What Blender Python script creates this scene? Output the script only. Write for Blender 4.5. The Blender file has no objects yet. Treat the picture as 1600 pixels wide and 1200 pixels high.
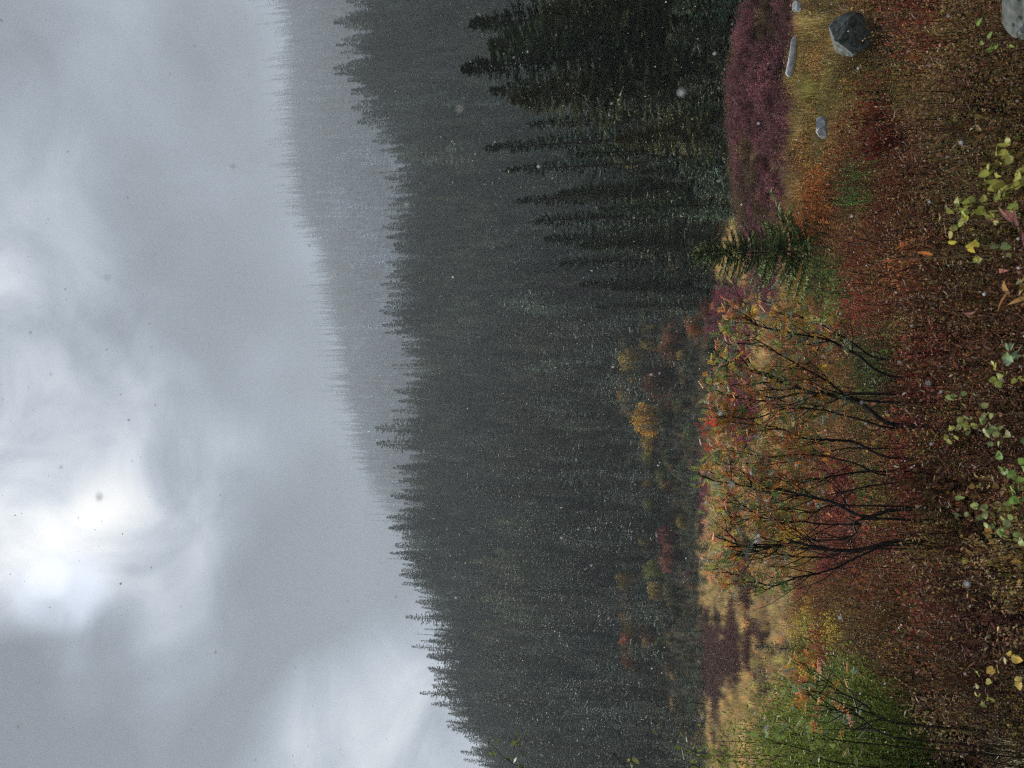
import bpy, math, random
import numpy as np
from mathutils import Vector, Matrix

rng = np.random.default_rng(11)
random.seed(5)
PI = math.pi
sc = bpy.context.scene
col = sc.collection

# ------------------------------------------------------------------ camera
EYE = np.array([0.0, 0.0, 1.6])
PITCH = math.radians(11.74)
FPX = 1155.0                       # focal length in pixels of the 1600 px wide picture
Fv = np.array([0, math.cos(PITCH), math.sin(PITCH)])
Uv = np.array([0, -math.sin(PITCH), math.cos(PITCH)])
Rv = np.array([1.0, 0, 0])
cam = bpy.data.cameras.new('camera')
cam.lens = 36 * FPX / 1600
cam.sensor_width = 36
cam.clip_start = 0.05
cam.clip_end = 6000
cam.dof.use_dof = True
cam.dof.focus_distance = 14.0
cam.dof.aperture_fstop = 6.3
co = bpy.data.objects.new('camera', cam)
col.objects.link(co)
xc, yc, zc = -Uv, Rv, -Fv           # the phone was held so that world-up points to the picture's left
M = Matrix(((xc[0], yc[0], zc[0], EYE[0]), (xc[1], yc[1], zc[1], EYE[1]), (xc[2], yc[2], zc[2], EYE[2]), (0, 0, 0, 1)))
co.matrix_world = M
sc.camera = co

def ray(X, Y):
    d = Fv * FPX + Rv * (600 - Y) - Uv * (X - 800)
    return d
def azel(X, Y):
    d = ray(X, Y)
    return math.atan2(d[0], d[1]), d[2] / math.hypot(d[0], d[1])
def at(X, Y, r):
    a, t = azel(X, Y)
    return np.array([r * math.sin(a), r * math.cos(a), 1.6 + r * t])
def proj(P):
    d = P - EYE
    w = np.maximum(d @ Fv, 1e-3)
    return 800 - FPX * (d @ Uv) / w, 600 - FPX * (d @ Rv) / w

# ------------------------------------------------------------------ sky and sun
sd = ray(75, 905); sd = sd / np.linalg.norm(sd)
SUN_EL = math.asin(sd[2]); SUN_AZ = math.atan2(sd[0], sd[1])
sc.view_settings.view_transform = 'Standard'
sc.view_settings.look = 'None'
sc.view_settings.gamma = 1.0
sc.view_settings.exposure = 0.35
w = bpy.data.worlds.new('World'); sc.world = w
w.use_nodes = True
nt = w.node_tree; N = nt.nodes; Lk = nt.links
N.clear()
def nn(t, **k):
    n = N.new(t)
    for a, b in k.items(): setattr(n, a, b)
    return n
def mth(op, a, b=None, c=None, clamp=False):
    n = nn('ShaderNodeMath', operation=op); n.use_clamp = clamp
    for i, v in enumerate((a, b, c)):
        if v is None: continue
        if isinstance(v, (int, float)): n.inputs[i].default_value = v
        else: Lk.new(v, n.inputs[i])
    return n.outputs[0]
out = nn('ShaderNodeOutputWorld')
tc = nn('ShaderNodeTexCoord')
gen = tc.outputs['Generated']
nrm = nn('ShaderNodeVectorMath', operation='NORMALIZE'); Lk.new(gen, nrm.inputs[0])
D = nrm.outputs[0]
sky = nn('ShaderNodeTexSky', sky_type='NISHITA')
sky.sun_disc = False; sky.sun_elevation = SUN_EL; sky.sun_rotation = SUN_AZ
sky.altitude = 1500; sky.dust_density = 2.0
bg1 = nn('ShaderNodeBackground'); bg1.inputs[1].default_value = 0.05
Lk.new(sky.outputs[0], bg1.inputs[0])
def noise(scale, detail, rough=0.5, dist=0.0, off=(0, 0, 0), stretch=(1, 1, 1)):
    mp = nn('ShaderNodeMapping'); mp.inputs['Location'].default_value = off; mp.inputs['Scale'].default_value = stretch
    Lk.new(D, mp.inputs[0])
    n = nn('ShaderNodeTexNoise'); n.inputs['Scale'].default_value = scale
    n.inputs['Detail'].default_value = detail; n.inputs['Roughness'].default_value = rough; n.inputs['Distortion'].default_value = dist
    Lk.new(mp.outputs[0], n.inputs['Vector'])
    return n.outputs[0]
def lobe(X, Y, deg, soft=None):
    d = ray(X, Y); d = d / np.linalg.norm(d)
    v = nn('ShaderNodeVectorMath', operation='DOT_PRODUCT'); v.inputs[1].default_value = tuple(d)
    Lk.new(D, v.inputs[0])
    # 1 at the centre, 0 at 'deg' away, smooth
    m = nn('ShaderNodeMapRange', interpolation_type='SMOOTHERSTEP')
    m.inputs['From Min'].default_value = math.cos(math.radians(deg)); m.inputs['From Max'].default_value = 1.0
    Lk.new(v.outputs['Value'], m.inputs['Value'])
    return m.outputs[0]
big = noise(2.6, 3, 0.5, 0.3, (1.3, 0.2, 2.0), (1, 1, 1.6))
mid = noise(7.0, 5, 0.5, 0.6, (4.3, 3.2, 0.4), (1, 1, 1.5))
b = mth('MULTIPLY_ADD', mth('SUBTRACT', big, 0.5), 0.55, 0.222)
b = mth('MULTIPLY_ADD', mth('SUBTRACT', mid, 0.5), 0.30, b)
modn = mth('MULTIPLY_ADD', mth('SUBTRACT', mid, 0.5), 3.2, 1.0)
def add_lobe(b, X, Y, deg, amt, mod=True):
    l = mth('MULTIPLY', lobe(X, Y, deg), amt)
    if mod: l = mth('MULTIPLY', l, modn)
    return mth('ADD', b, l)
for l in SKY_LOBES if 'SKY_LOBES' in globals() else [
        (-10, 700, 16, 0.21), (60, 800, 9, 0.09), (30, 870, 7, 0.07), (200, 890, 8, 0.15), (280, 770, 8, 0.12), (230, 1000, 8, 0.14),
        (640, 1215, 14, 0.28), (570, 1140, 8, 0.12), (60, 560, 12, 0.10), (0, 330, 10, 0.08), (130, 840, 5, 0.05), (40, 740, 6, 0.03),
        (480, 980, 16, -0.10), (300, 560, 13, -0.05), (40, 1090, 9, -0.12), (300, 300, 14, -0.02), (150, 950, 4, -0.1)]:
    b = add_lobe(b, *l)
b = mth('MAXIMUM', b, 0.14)
# cool greys of a snow cloud, nearly white where the sun stands behind it
mix = nn('ShaderNodeMix', data_type='RGBA')
mr = nn('ShaderNodeMapRange'); mr.inputs['From Min'].default_value = 0.3; mr.inputs['From Max'].default_value = 1.1
Lk.new(b, mr.inputs['Value'])
Lk.new(mr.outputs[0], mix.inputs['Factor'])
mix.inputs[6].default_value = (0.86, 0.98, 1.18, 1); mix.inputs[7].default_value = (1.03, 1.0, 0.95, 1)
bg2 = nn('ShaderNodeBackground')
Lk.new(mix.outputs[2], bg2.inputs[0]); Lk.new(b, bg2.inputs[1])
# thin place in the cloud beside the sun
hole = mth('MULTIPLY', mth('MULTIPLY', lobe(98, 922, 3.4), mth('MULTIPLY_ADD', mth('SUBTRACT', mid, 0.45), 3.0, 0.9)), 0.55, clamp=True)
ms = nn('ShaderNodeMixShader')
Lk.new(hole, ms.inputs[0]); Lk.new(bg2.outputs[0], ms.inputs[1])
bgh = nn('ShaderNodeBackground'); bgh.inputs[0].default_value = (0.55, 0.85, 1.25, 1); bgh.inputs[1].default_value = 0.35
adh = nn('ShaderNodeAddShader'); Lk.new(bg1.outputs[0], adh.inputs[0]); Lk.new(bgh.outputs[0], adh.inputs[1])
Lk.new(adh.outputs[0], ms.inputs[2])
bgs = nn('ShaderNodeBackground'); bgs.inputs[0].default_value = (1, 0.99, 0.96, 1)
Lk.new(mth('ADD', mth('MULTIPLY', lobe(75, 905, 1.7), 0.16), mth('MULTIPLY', lobe(60, 870, 6.0), 0.07)), bgs.inputs[1])
ads = nn('ShaderNodeAddShader'); Lk.new(ms.outputs[0], ads.inputs[0]); Lk.new(bgs.outputs[0], ads.inputs[1])
Lk.new(ads.outputs[0], out.inputs['Surface'])
try: w.cycles.sampling_method = 'MANUAL'; w.cycles.sample_map_resolution = 1024
except Exception: pass

sl = bpy.data.lights.new('sun', 'SUN'); sl.energy = 5.0; sl.angle = math.radians(1.0); sl.color = (1, 0.95, 0.88)
so = bpy.data.objects.new('sun', sl); col.objects.link(so)
so.rotation_euler = Vector(tuple(-sd)).to_track_quat('-Z', 'Y').to_euler()
so.location = (0, 0, 60)
cy = sc.cycles
cy.volume_bounces = 1; cy.max_bounces = 8; cy.diffuse_bounces = 3; cy.glossy_bounces = 2; cy.transmission_bounces = 4
cy.use_denoising = False
cy.filter_width = 1.2

# ------------------------------------------------------------------ helpers
def tag(o, label=None, cat=None, group=None, kind=None):
    if label: o['label'] = label
    if cat: o['category'] = cat
    if group: o['group'] = group
    if kind: o['kind'] = kind
    return o
def empty(name, loc, rz=0.0, s=1.0):
    o = bpy.data.objects.new(name, None); col.objects.link(o)
    o.location = tuple(loc); o.rotation_euler = (0, 0, rz); o.scale = (s, s, s)
    o.empty_display_size = 0.1
    return o

class MB:
    """collects triangles with one tint per vertex, builds one mesh"""
    def __init__(s): s.V = []; s.F = []; s.T = []; s.n = 0
    def add(s, V, F, T):
        V = np.asarray(V, float).reshape(-1, 3); F = np.asarray(F, int).reshape(-1, 3)
        T = np.asarray(T, float)
        if T.ndim == 1: T = np.tile(T, (len(V), 1))
        s.V.append(V); s.F.append(F + s.n); s.T.append(T); s.n += len(V)
    def mesh(s, name, mat, smooth=False):
        V = np.concatenate(s.V); F = np.concatenate(s.F); T = np.concatenate(s.T)
        me = bpy.data.meshes.new(name)
        me.vertices.add(len(V)); me.vertices.foreach_set('co', V.astype(np.float32).ravel())
        me.loops.add(len(F) * 3); me.loops.foreach_set('vertex_index', F.astype(np.int32).ravel())
        me.polygons.add(len(F)); me.polygons.foreach_set('loop_start', np.arange(0, len(F) * 3, 3, dtype=np.int32))
        me.polygons.foreach_set('loop_total', np.full(len(F), 3, dtype=np.int32))
        if smooth: me.polygons.foreach_set('use_smooth', np.ones(len(F), dtype=bool))
        a = me.color_attributes.new('tint', 'FLOAT_COLOR', 'POINT')
        a.data.foreach_set('color', np.concatenate([T, np.ones((len(T), 1))], 1).astype(np.float32).ravel())
        me.update(); me.validate()
        if mat: me.materials.append(mat)
        return me
    def build(s, name, mat, parent=None, smooth=False, color=(1, 1, 1)):
        return link(name, s.mesh(name, mat, smooth), parent, color)
def link(name, me, parent=None, color=(1, 1, 1)):
    o = bpy.data.objects.new(name, me); col.objects.link(o)
    if parent: o.parent = parent
    o.color = (*color, 1)
    return o
def unit(v):
    v = np.asarray(v, float)
    return v / np.maximum(np.linalg.norm(v, axis=-1, keepdims=True), 1e-9)

def tube(mb, P, R, n=5, tint=(1, 1, 1)):
    P = np.asarray(P, float); R = np.asarray(R, float)
    T = unit(np.gradient(P, axis=0))
    ref = np.array([0.13, 0.31, 0.94]) if abs(T[0][2]) < 0.9 else np.array([0.94, 0.3, 0.1])
    A = unit(np.cross(T, ref)); B = np.cross(T, A)
    an = np.arange(n) * 2 * PI / n
    V = P[:, None] + R[:, None, None] * (A[:, None] * np.cos(an)[None, :, None] + B[:, None] * np.sin(an)[None, :, None])
    m = len(P); F = []
    for i in range(m - 1):
        for j in range(n):
            a, b2 = i * n + j, i * n + (j + 1) % n
            F += [(a, b2, a + n), (b2, b2 + n, a + n)]
    mb.add(V.reshape(-1, 3), F, tint)

def leaves(mb, P, D, Nn, L, W, T, fold=0.25, curl=0.25, shape='lance'):
    """many folded leaves: base, two sides, tip (lance: 4 verts) or rounder (6 verts)"""
    P = np.asarray(P, float); n = len(P)
    D = unit(D); S = unit(np.cross(D, Nn)); Nn = np.cross(S, D)
    L = np.broadcast_to(L, n)[:, None]; W = np.broadcast_to(W, n)[:, None]
    up = Nn * W * fold
    if shape == 'lance':
        V = np.stack([P, P + D * L * .45 + S * W * .5 + up, P + D * L - Nn * L * curl, P + D * L * .45 - S * W * .5 + up, P + D * L * .5], 1)
        f = np.array([(0, 4, 1), (1, 4, 2), (0, 3, 4), (3, 2, 4)]); k = 5
        if fold == 0: pass
    elif shape == 'dia':
        V = np.stack([P, P + D * L * .45 + S * W * .5, P + D * L - Nn * L * curl, P + D * L * .45 - S * W * .5], 1)
        f = np.array([(0, 1, 2), (0, 2, 3)]); k = 4
    else:
        V = np.stack([P, P + D * L * .25 + S * W * .45 + up, P + D * L * .7 + S * W * .45 + up - Nn * L * curl * .4, P + D * L - Nn * L * curl,
                      P + D * L * .7 - S * W * .45 + up - Nn * L * curl * .4, P + D * L * .25 - S * W * .45 + up], 1)
        f = np.array([(0, 1, 2), (0, 2, 3), (0, 3, 4), (0, 4, 5)]); k = 6
    F = (np.arange(n) * k)[:, None, None] + f[None]
    T = np.asarray(T, float)
    if T.ndim == 1: T = np.tile(T, (n, 1))
    mb.add(V.reshape(-1, 3), F.reshape(-1, 3), np.repeat(T, k, 0))

def rdir(n, up=0.0):
    v = rng.normal(size=(n, 3)); v[:, 2] += up
    return unit(v)
def tints(n, spread=0.3, hue=0.12):
    b_ = np.clip(rng.normal(1, spread, n), 0.35, 2.0)[:, None]
    h = rng.normal(0, hue, (n, 3))
    return np.clip(b_ * (1 + h), 0.1, 2.5)

def vnoise(x, y, s, seed=0):
    """smooth value noise on a grid of cell s"""
    x = np.asarray(x, float) / s; y = np.asarray(y, float) / s
    xi = np.floor(x).astype(int); yi = np.floor(y).astype(int)
    fx = x - xi; fy = y - yi
    fx = fx * fx * (3 - 2 * fx); fy = fy * fy * (3 - 2 * fy)
    def h(i, j):
        v = np.sin(i * 127.1 + j * 311.7 + seed * 74.7) * 43758.5453
        return v - np.floor(v)
    return (h(xi, yi) * (1 - fx) + h(xi + 1, yi) * fx) * (1 - fy) + (h(xi, yi + 1) * (1 - fx) + h(xi + 1, yi + 1) * fx) * fy
def fbm(x, y, s, seed=0):
    return (vnoise(x, y, s, seed) + .5 * vnoise(x, y, s / 2.1, seed + 1) + .25 * vnoise(x, y, s / 4.3, seed + 2)) / 1.75

# ------------------------------------------------------------------ materials
def material(name):
    m = bpy.data.materials.new(name); m.use_nodes = True
    m.node_tree.nodes.clear()
    return m, m.node_tree.nodes, m.node_tree.links
def leaf_mat(name, inst=False, transl=0.35, rough=0.5, spec=0.16, gain=2.0):
    m, n, l = material(name)
    o = n.new('ShaderNodeOutputMaterial')
    if inst:
        c = n.new('ShaderNodeAttribute'); c.attribute_name = 'col'; c.attribute_type = 'INSTANCER'; cc = c.outputs['Color']
    else:
        c = n.new('ShaderNodeObjectInfo'); cc = c.outputs['Color']
    t = n.new('ShaderNodeAttribute'); t.attribute_name = 'tint'
    mx = n.new('ShaderNodeMix'); mx.data_type = 'RGBA'; mx.blend_type = 'MULTIPLY'; mx.inputs['Factor'].default_value = 1
    br = n.new('ShaderNodeVectorMath'); br.operation = 'SCALE'; br.inputs['Scale'].default_value = gain
    l.new(cc, br.inputs[0]); l.new(br.outputs[0], mx.inputs[6]); l.new(t.outputs['Color'], mx.inputs[7])
    bs = n.new('ShaderNodeBsdfPrincipled')
    l.new(mx.outputs[2], bs.inputs['Base Color'])
    bs.inputs['Roughness'].default_value = rough
    bs.inputs['Specular IOR Level'].default_value = spec
    tr = n.new('ShaderNodeBsdfTranslucent'); l.new(mx.outputs[2], tr.inputs['Color'])
    ms = n.new('ShaderNodeMixShader'); ms.inputs[0].default_value = transl
    l.new(bs.outputs[0], ms.inputs[1]); l.new(tr.outputs[0], ms.inputs[2])
    l.new(ms.outputs[0], o.inputs['Surface'])
    return m
def bark_mat(name, c1, c2, scale=30, rough=0.85, bump=0.4):
    m, n, l = material(name)
    o = n.new('ShaderNodeOutputMaterial'); bs = n.new('ShaderNodeBsdfPrincipled')
    tcx = n.new('ShaderNodeTexCoord')
    ns = n.new('ShaderNodeTexNoise'); ns.inputs['Scale'].default_value = scale; ns.inputs['Detail'].default_value = 6
    l.new(tcx.outputs['Object'], ns.inputs['Vector'])
    r = n.new('ShaderNodeValToRGB'); r.color_ramp.elements[0].position = .35; r.color_ramp.elements[1].position = .68
    r.color_ramp.elements[0].color = (*c1, 1); r.color_ramp.elements[1].color = (*c2, 1)
    l.new(ns.outputs[0], r.inputs[0]); l.new(r.outputs[0], bs.inputs['Base Color'])
    bs.inputs['Roughness'].default_value = rough; bs.inputs['Specular IOR Level'].default_value = .25
    bp = n.new('ShaderNodeBump'); bp.inputs['Strength'].default_value = bump; bp.inputs['Distance'].default_value = .02
    l.new(ns.outputs[0], bp.inputs['Height']); l.new(bp.outputs[0], bs.inputs['Normal'])
    l.new(bs.outputs[0], o.inputs['Surface'])
    return m
M_leaf = leaf_mat('autumn_leaf'); M_leaf_i = leaf_mat('autumn_leaf_scattered', True)
M_needle = leaf_mat('conifer_needles', gain=2.0, transl=.12, rough=.6, spec=.15); M_needle_i = leaf_mat('conifer_needles_scattered', True, gain=2.0, transl=.12, rough=.6, spec=.15)
M_grass = leaf_mat('dry_grass', transl=.3, rough=.55, spec=.2); M_grass_i = leaf_mat('dry_grass_scattered', True, transl=.3, rough=.55, spec=.2)
M_bark = bark_mat('conifer_bark', (.03, .022, .017), (.09, .07, .055), 12)
M_stem = bark_mat('dark_stem', (.008, .006, .006), (.035, .026, .022), 40, .5)
M_ash = bark_mat('ash_bark', (.010, .008, .008), (.05, .04, .036), 25, .5)
M_snag = bark_mat('grey_deadwood', (.12, .11, .10), (.28, .26, .25), 12)
M_brown = bark_mat('dry_stalk', (.06, .025, .015), (.14, .08, .05), 60)
M_straw = bark_mat('straw_stalk', (.25, .17, .09), (.42, .30, .18), 60)
M_rock = bark_mat('grey_rock', (.05, .06, .05), (.20, .21, .20), 14, .85, 1.0)
M_pale = bark_mat('pale_stone', (.28, .29, .30), (.58, .59, .61), 14, .8, 1.0)

# ------------------------------------------------------------------ terrain
near_sil = [(0, 570), (75, 572), (120, 562), (160, 592), (220, 608), (270, 622), (340, 628), (400, 632), (480, 638), (560, 655), (625, 640),
            (700, 650), (760, 645), (840, 642), (875, 645), (940, 668), (975, 678), (1000, 692), (1050, 704), (1090, 708), (1120, 730), (1160, 745), (1200, 755)]
far_sil = [(0, 432), (50, 440), (100, 444), (200, 447), (300, 452), (340, 466), (400, 492), (430, 502), (500, 512), (570, 527), (620, 534),
           (700, 552), (740, 564), (780, 586), (800, 602), (830, 622), (850, 640), (950, 700), (1200, 800)]
def sil_table(s):
    a = [azel(X, Y) for Y, X in s]; a.sort()
    az = np.array([q[0] for q in a]); te = np.array([q[1] for q in a])
    return az, te
nsA, nsT = sil_table(near_sil); fsA, fsT = sil_table(far_sil)
R1, R2 = 330.0, 1300.0
def ground(x, y):
    x = np.asarray(x, float); y = np.asarray(y, float)
    r = np.hypot(x, y); a = np.arctan2(x, y)
    z = np.interp(r, [0, 1.5, 3, 7, 12, 20, 32, 95], [0, 0, -.2, -.85, -1.7, -2.6, -3.0, -3.0])
    z = z + (fbm(x, y, 6.0, 3) - .5) * np.interp(r, [0, 3, 10, 30, 95, 120], [0, .25, .6, .8, .7, 3.0])
    back = np.clip((np.abs(a) - 1.2) / .9, 0, 1); back = back * back * (3 - 2 * back)
    z = z * (1 - back * np.clip(r / 5, 0, 1)) + back * 0
    # heather mound at the right
    P = at(1190, 215, 33.0)
    dx = x - P[0]; dy = y - P[1]
    ca, sa = math.cos(.30), math.sin(.30)
    q = ((dx * ca - dy * sa) / 5.2) ** 2 + ((dx * sa + dy * ca) / 5.0) ** 2
    z = z + 1.45 * np.exp(-q ** 1.4)
    P2 = at(1195, 20, 32.0)
    z = z + 0.55 * np.exp(-(((x - P2[0]) / 4) ** 2 + ((y - P2[1]) / 4.5) ** 2))
    # near forested hill
    te = np.interp(a, nsA, nsT); Zc = 1.6 + R1 * te - 14.0
    Zc = Zc * (1 - .9 * back)
    t = np.clip((r - 92) / (R1 - 92), 0, 1)
    z = z + (Zc + 3) * t ** 1.5
    t2 = np.clip((r - R1) / 140, 0, 1)
    z = z - 38 * t2 * t2 * (3 - 2 * t2) * (1 - .8 * back)
    tf = np.interp(a, fsA, fsT); Zf = (1.6 + R2 * tf - 21.0) * (1 - .9 * back)
    Z0 = Zc - 38 * (1 - .8 * back)
    t3 = np.clip((r - 480) / (R2 - 480), 0, 1)
    z = z + (Zf - Z0) * t3
    z = z + (fbm(x, y, 90.0, 9) - .5) * 22 * np.clip((r - 500) / 200, 0, 1) * np.clip((1500 - r) / 250, 0, 1)
    z = z - np.clip(r - R2, 0, 1e9) * .45 * (1 - back)
    return z
azf = np.radians(np.arange(-42, 42.01, .7)); azb = np.radians(np.arange(46, 318.1, 4))
AZ = np.concatenate([azf, azb])
RR = np.concatenate([[0.0], np.geomspace(1.2, 30, 60), np.geomspace(31.5, 95, 40), np.linspace(98, 490, 64), np.linspace(510, 1500, 48)])
A_, R_ = np.meshgrid(AZ, RR[1:])
GX = R_ * np.sin(A_); GY = R_ * np.cos(A_)
GZ = ground(GX, GY)
V = np.concatenate([[[0, 0, float(ground(0, 0))]], np.stack([GX, GY, GZ], -1).reshape(-1, 3)])
na = len(AZ); nr = len(RR) - 1
F = []
for j in range(na): F.append((0, 1 + (j + 1) % na, 1 + j))
ii, jj = np.meshgrid(np.arange(nr - 1), np.arange(na), indexing='ij')
a0 = 1 + ii * na + jj; a1 = 1 + ii * na + (jj + 1) % na
F = np.concatenate([np.array(F), np.stack([a0, a1, a0 + na], -1).reshape(-1, 3), np.stack([a1, a1 + na, a0 + na], -1).reshape(-1, 3)])
rr = np.hypot(V[:, 0], V[:, 1])
def lerp3(c1, c2, t): return np.asarray(c1)[None] * (1 - t[:, None]) + np.asarray(c2)[None] * t[:, None]
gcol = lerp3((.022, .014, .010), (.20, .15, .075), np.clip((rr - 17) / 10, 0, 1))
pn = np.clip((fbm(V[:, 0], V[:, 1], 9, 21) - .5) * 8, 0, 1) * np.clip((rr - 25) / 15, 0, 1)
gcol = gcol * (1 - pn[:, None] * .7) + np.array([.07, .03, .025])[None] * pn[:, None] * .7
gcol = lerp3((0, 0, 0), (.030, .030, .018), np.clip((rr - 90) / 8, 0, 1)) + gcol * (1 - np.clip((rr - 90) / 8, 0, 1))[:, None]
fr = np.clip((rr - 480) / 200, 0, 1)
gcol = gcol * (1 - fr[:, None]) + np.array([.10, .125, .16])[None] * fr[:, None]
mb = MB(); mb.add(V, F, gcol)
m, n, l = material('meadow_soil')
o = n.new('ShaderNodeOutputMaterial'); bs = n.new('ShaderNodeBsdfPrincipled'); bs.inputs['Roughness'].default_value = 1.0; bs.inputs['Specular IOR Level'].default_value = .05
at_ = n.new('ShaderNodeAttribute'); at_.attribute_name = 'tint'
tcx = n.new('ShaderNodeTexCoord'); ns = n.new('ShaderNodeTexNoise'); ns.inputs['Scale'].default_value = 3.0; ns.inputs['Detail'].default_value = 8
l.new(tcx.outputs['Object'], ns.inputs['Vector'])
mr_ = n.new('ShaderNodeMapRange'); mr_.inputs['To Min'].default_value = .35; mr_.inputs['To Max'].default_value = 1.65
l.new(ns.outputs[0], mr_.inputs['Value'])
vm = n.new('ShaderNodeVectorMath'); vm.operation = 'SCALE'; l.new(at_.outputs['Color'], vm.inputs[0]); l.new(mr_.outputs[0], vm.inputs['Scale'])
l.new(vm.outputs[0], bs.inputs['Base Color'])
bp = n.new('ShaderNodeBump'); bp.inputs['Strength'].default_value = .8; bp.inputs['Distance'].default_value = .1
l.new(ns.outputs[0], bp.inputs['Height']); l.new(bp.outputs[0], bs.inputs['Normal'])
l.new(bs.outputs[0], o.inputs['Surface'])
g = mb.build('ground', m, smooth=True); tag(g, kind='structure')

def gz(x, y): return float(ground(x, y))
def hit(X, Y, above=0.0, rmax=140):
    """where the sight line through the photo point meets the ground (raised by 'above')"""
    a, t = azel(X, Y)
    r = np.geomspace(1.3, rmax, 900)
    h = ground(r * math.sin(a), r * math.cos(a)) + above - (1.6 + r * t)
    k = np.argmax(h > 0) if (h > 0).any() else len(r) - 1
    return r[k] * math.sin(a), r[k] * math.cos(a), r[k]

# ------------------------------------------------------------------ conifers
def conifer_mb(h, R, nb, ns, droop=.25, tipup=.15, spray=.42, wid=.30, power=.85, bare=.04, wood=False, shape='dia', ragged=.3):
    """crown of a spruce or fir: branches spiralling up the trunk, each carrying needle sprays"""
    mb = MB(); tb = MB()
    tr = max(.012 * h, .02)
    zz = np.linspace(0, h, 9)
    wob = np.cumsum(rng.normal(0, .004 * h, (9, 2)), 0) * np.linspace(0, .4, 9)[:, None]
    tube(tb, np.column_stack([wob, zz - .25 * (zz == 0)]), tr * (1 - zz / h * .93), 6 if wood else 4)
    k = np.arange(nb)
    t = bare + (1 - bare) * (1 - (1 - (k + .5) / nb) ** 1.12) + rng.normal(0, .006, nb)
    t = np.clip(t, bare, .995)
    a = k * 2.39996 + rng.normal(0, .35, nb)
    lobe_ = 1 + ragged * .7 * np.sin(t * 23 + a * 1.0 + rng.uniform(0, 6)) * .5
    L = R * ((1 - t) ** power * .96 + .04) * np.clip(rng.normal(.88, ragged * .6, nb), .3, 1.35) * lobe_
    L *= np.clip(.55 + t * 5, 0, 1)
    Dh = np.column_stack([np.cos(a), np.sin(a), np.zeros(nb)])
    dr = droop * (1 - t * 1.3) * np.clip(rng.normal(1, .25, nb), .3, 2); tu = tipup * np.clip(rng.normal(1, .3, nb), 0, 2) + .45 * np.clip(t - .75, 0, 1) * 2
    def bp_(i, s):
        p = Dh[i] * (L[i] * s)[:, None]
        p[:, 2] = t[i] * h + L[i] * (-dr[i] * s + tu[i] * s * s)
        return p
    i = np.repeat(k, ns); nS = len(i)
    s = np.tile((np.arange(ns) + .5) / ns, nb) ** .75 * .96 + rng.normal(0, .03, nS); s = np.clip(s, .06, 1)
    P = bp_(i, s)
    side = rng.choice([-1, 1], nS) * rng.uniform(.25, 1.15, nS); side[(np.arange(nS) % ns) == ns - 1] *= .2
    c, sn = np.cos(side), np.sin(side)
    Dx = Dh[i, 0] * c - Dh[i, 1] * sn; Dy = Dh[i, 0] * sn + Dh[i, 1] * c
    dz = -dr[i] * .7 + 2 * tu[i] * s * .6 + rng.normal(-.12, .22, nS)
    D_ = unit(np.column_stack([Dx, Dy, dz]))
    Ls = spray * (L[i] * .6 + R * .25) * (1.15 - .55 * s) * rng.uniform(.6, 1.25, nS)
    Nn = unit(np.column_stack([rng.normal(0, .35, nS), rng.normal(0, .35, nS), np.ones(nS)]))
    T = tints(nS, .42, .08) * np.clip(rng.normal(1, .3, nb), .4, 1.8)[i][:, None]
    leaves(mb, P, D_, Nn, Ls, Ls * wid, T, curl=.18, shape=shape)
    # leader tip
    tp = np.column_stack([np.zeros(6), np.zeros(6), h * np.linspace(.93, .99, 6)])
    leaves(mb, tp, rdir(6, 2.5), rdir(6), .035 * h, .008 * h, tints(6), shape='dia')
    if wood:
        for q in range(0, nb):
            if L[q] > .12 * R:
                tube(tb, bp_(np.array([q] * 4), np.linspace(0, .8, 4)), np.linspace(.016, .005, 4) * max(h / 12, .25), 3)
    return mb, tb
def tree_proto(**k):
    mb, tb = conifer_mb(**k)
    return mb.mesh('crown', M_needle), tb.mesh('trunk', M_bark), k['h']
def put_tree(proto, x, y, h, color, label, name='spruce_tree', cat='tree', group=None, lean=0.0):
    z = gz(x, y) - .1
    e = empty(name, (x, y, z), rng.uniform(0, 2 * PI), h / proto[2])
    e.rotation_euler = (rng.normal(0, .012) + lean, rng.normal(0, .012), e.rotation_euler[2])
    wide = rng.uniform(.9, 1.12) * (1.12 if any(proto is q for q in HERO) else 1); e.scale = (e.scale[0] * wide, e.scale[1] * wide, e.scale[2])
    c = link('crown', proto[0], e, color); t = link('trunk', proto[1], e)
    tag(e, label, cat, group)
    return e

HERO = [tree_proto(h=17, R=3.1, nb=290, ns=38, droop=.42, tipup=.12, spray=.30, wid=.26, wood=True, ragged=.4),
        tree_proto(h=17, R=2.6, nb=260, ns=32, droop=.30, tipup=.14, spray=.32, wid=.26, wood=True, power=.75, ragged=.45),
        tree_proto(h=17, R=4.0, nb=300, ns=44, droop=.50, tipup=.18, spray=.26, wid=.26, wood=True, power=.7, ragged=.35),
        tree_proto(h=17, R=1.7, nb=230, ns=22, droop=.35, tipup=.15, spray=.5, wid=.26, wood=True, power=.8, ragged=.4)]
MIDP = [tree_proto(h=12, R=2.3, nb=95, ns=13, droop=.4, spray=.5, wid=.3, ragged=.4),
        tree_proto(h=12, R=1.7, nb=90, ns=11, droop=.35, spray=.6, wid=.3, power=.7, ragged=.5),
        tree_proto(h=12, R=2.7, nb=95, ns=15, droop=.5, spray=.42, wid=.3, power=.7, ragged=.45),
        tree_proto(h=12, R=1.2, nb=85, ns=9, droop=.3, spray=.8, wid=.3, ragged=.55)]
SMALL = [tree_proto(h=4, R=1.05, nb=110, ns=16, droop=.15, tipup=.3, spray=.35, wid=.3, wood=True, power=.8, bare=.02),
         tree_proto(h=4, R=1.4, nb=110, ns=18, droop=.1, tipup=.3, spray=.32, wid=.3, wood=True, power=.55, bare=.02)]
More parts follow.
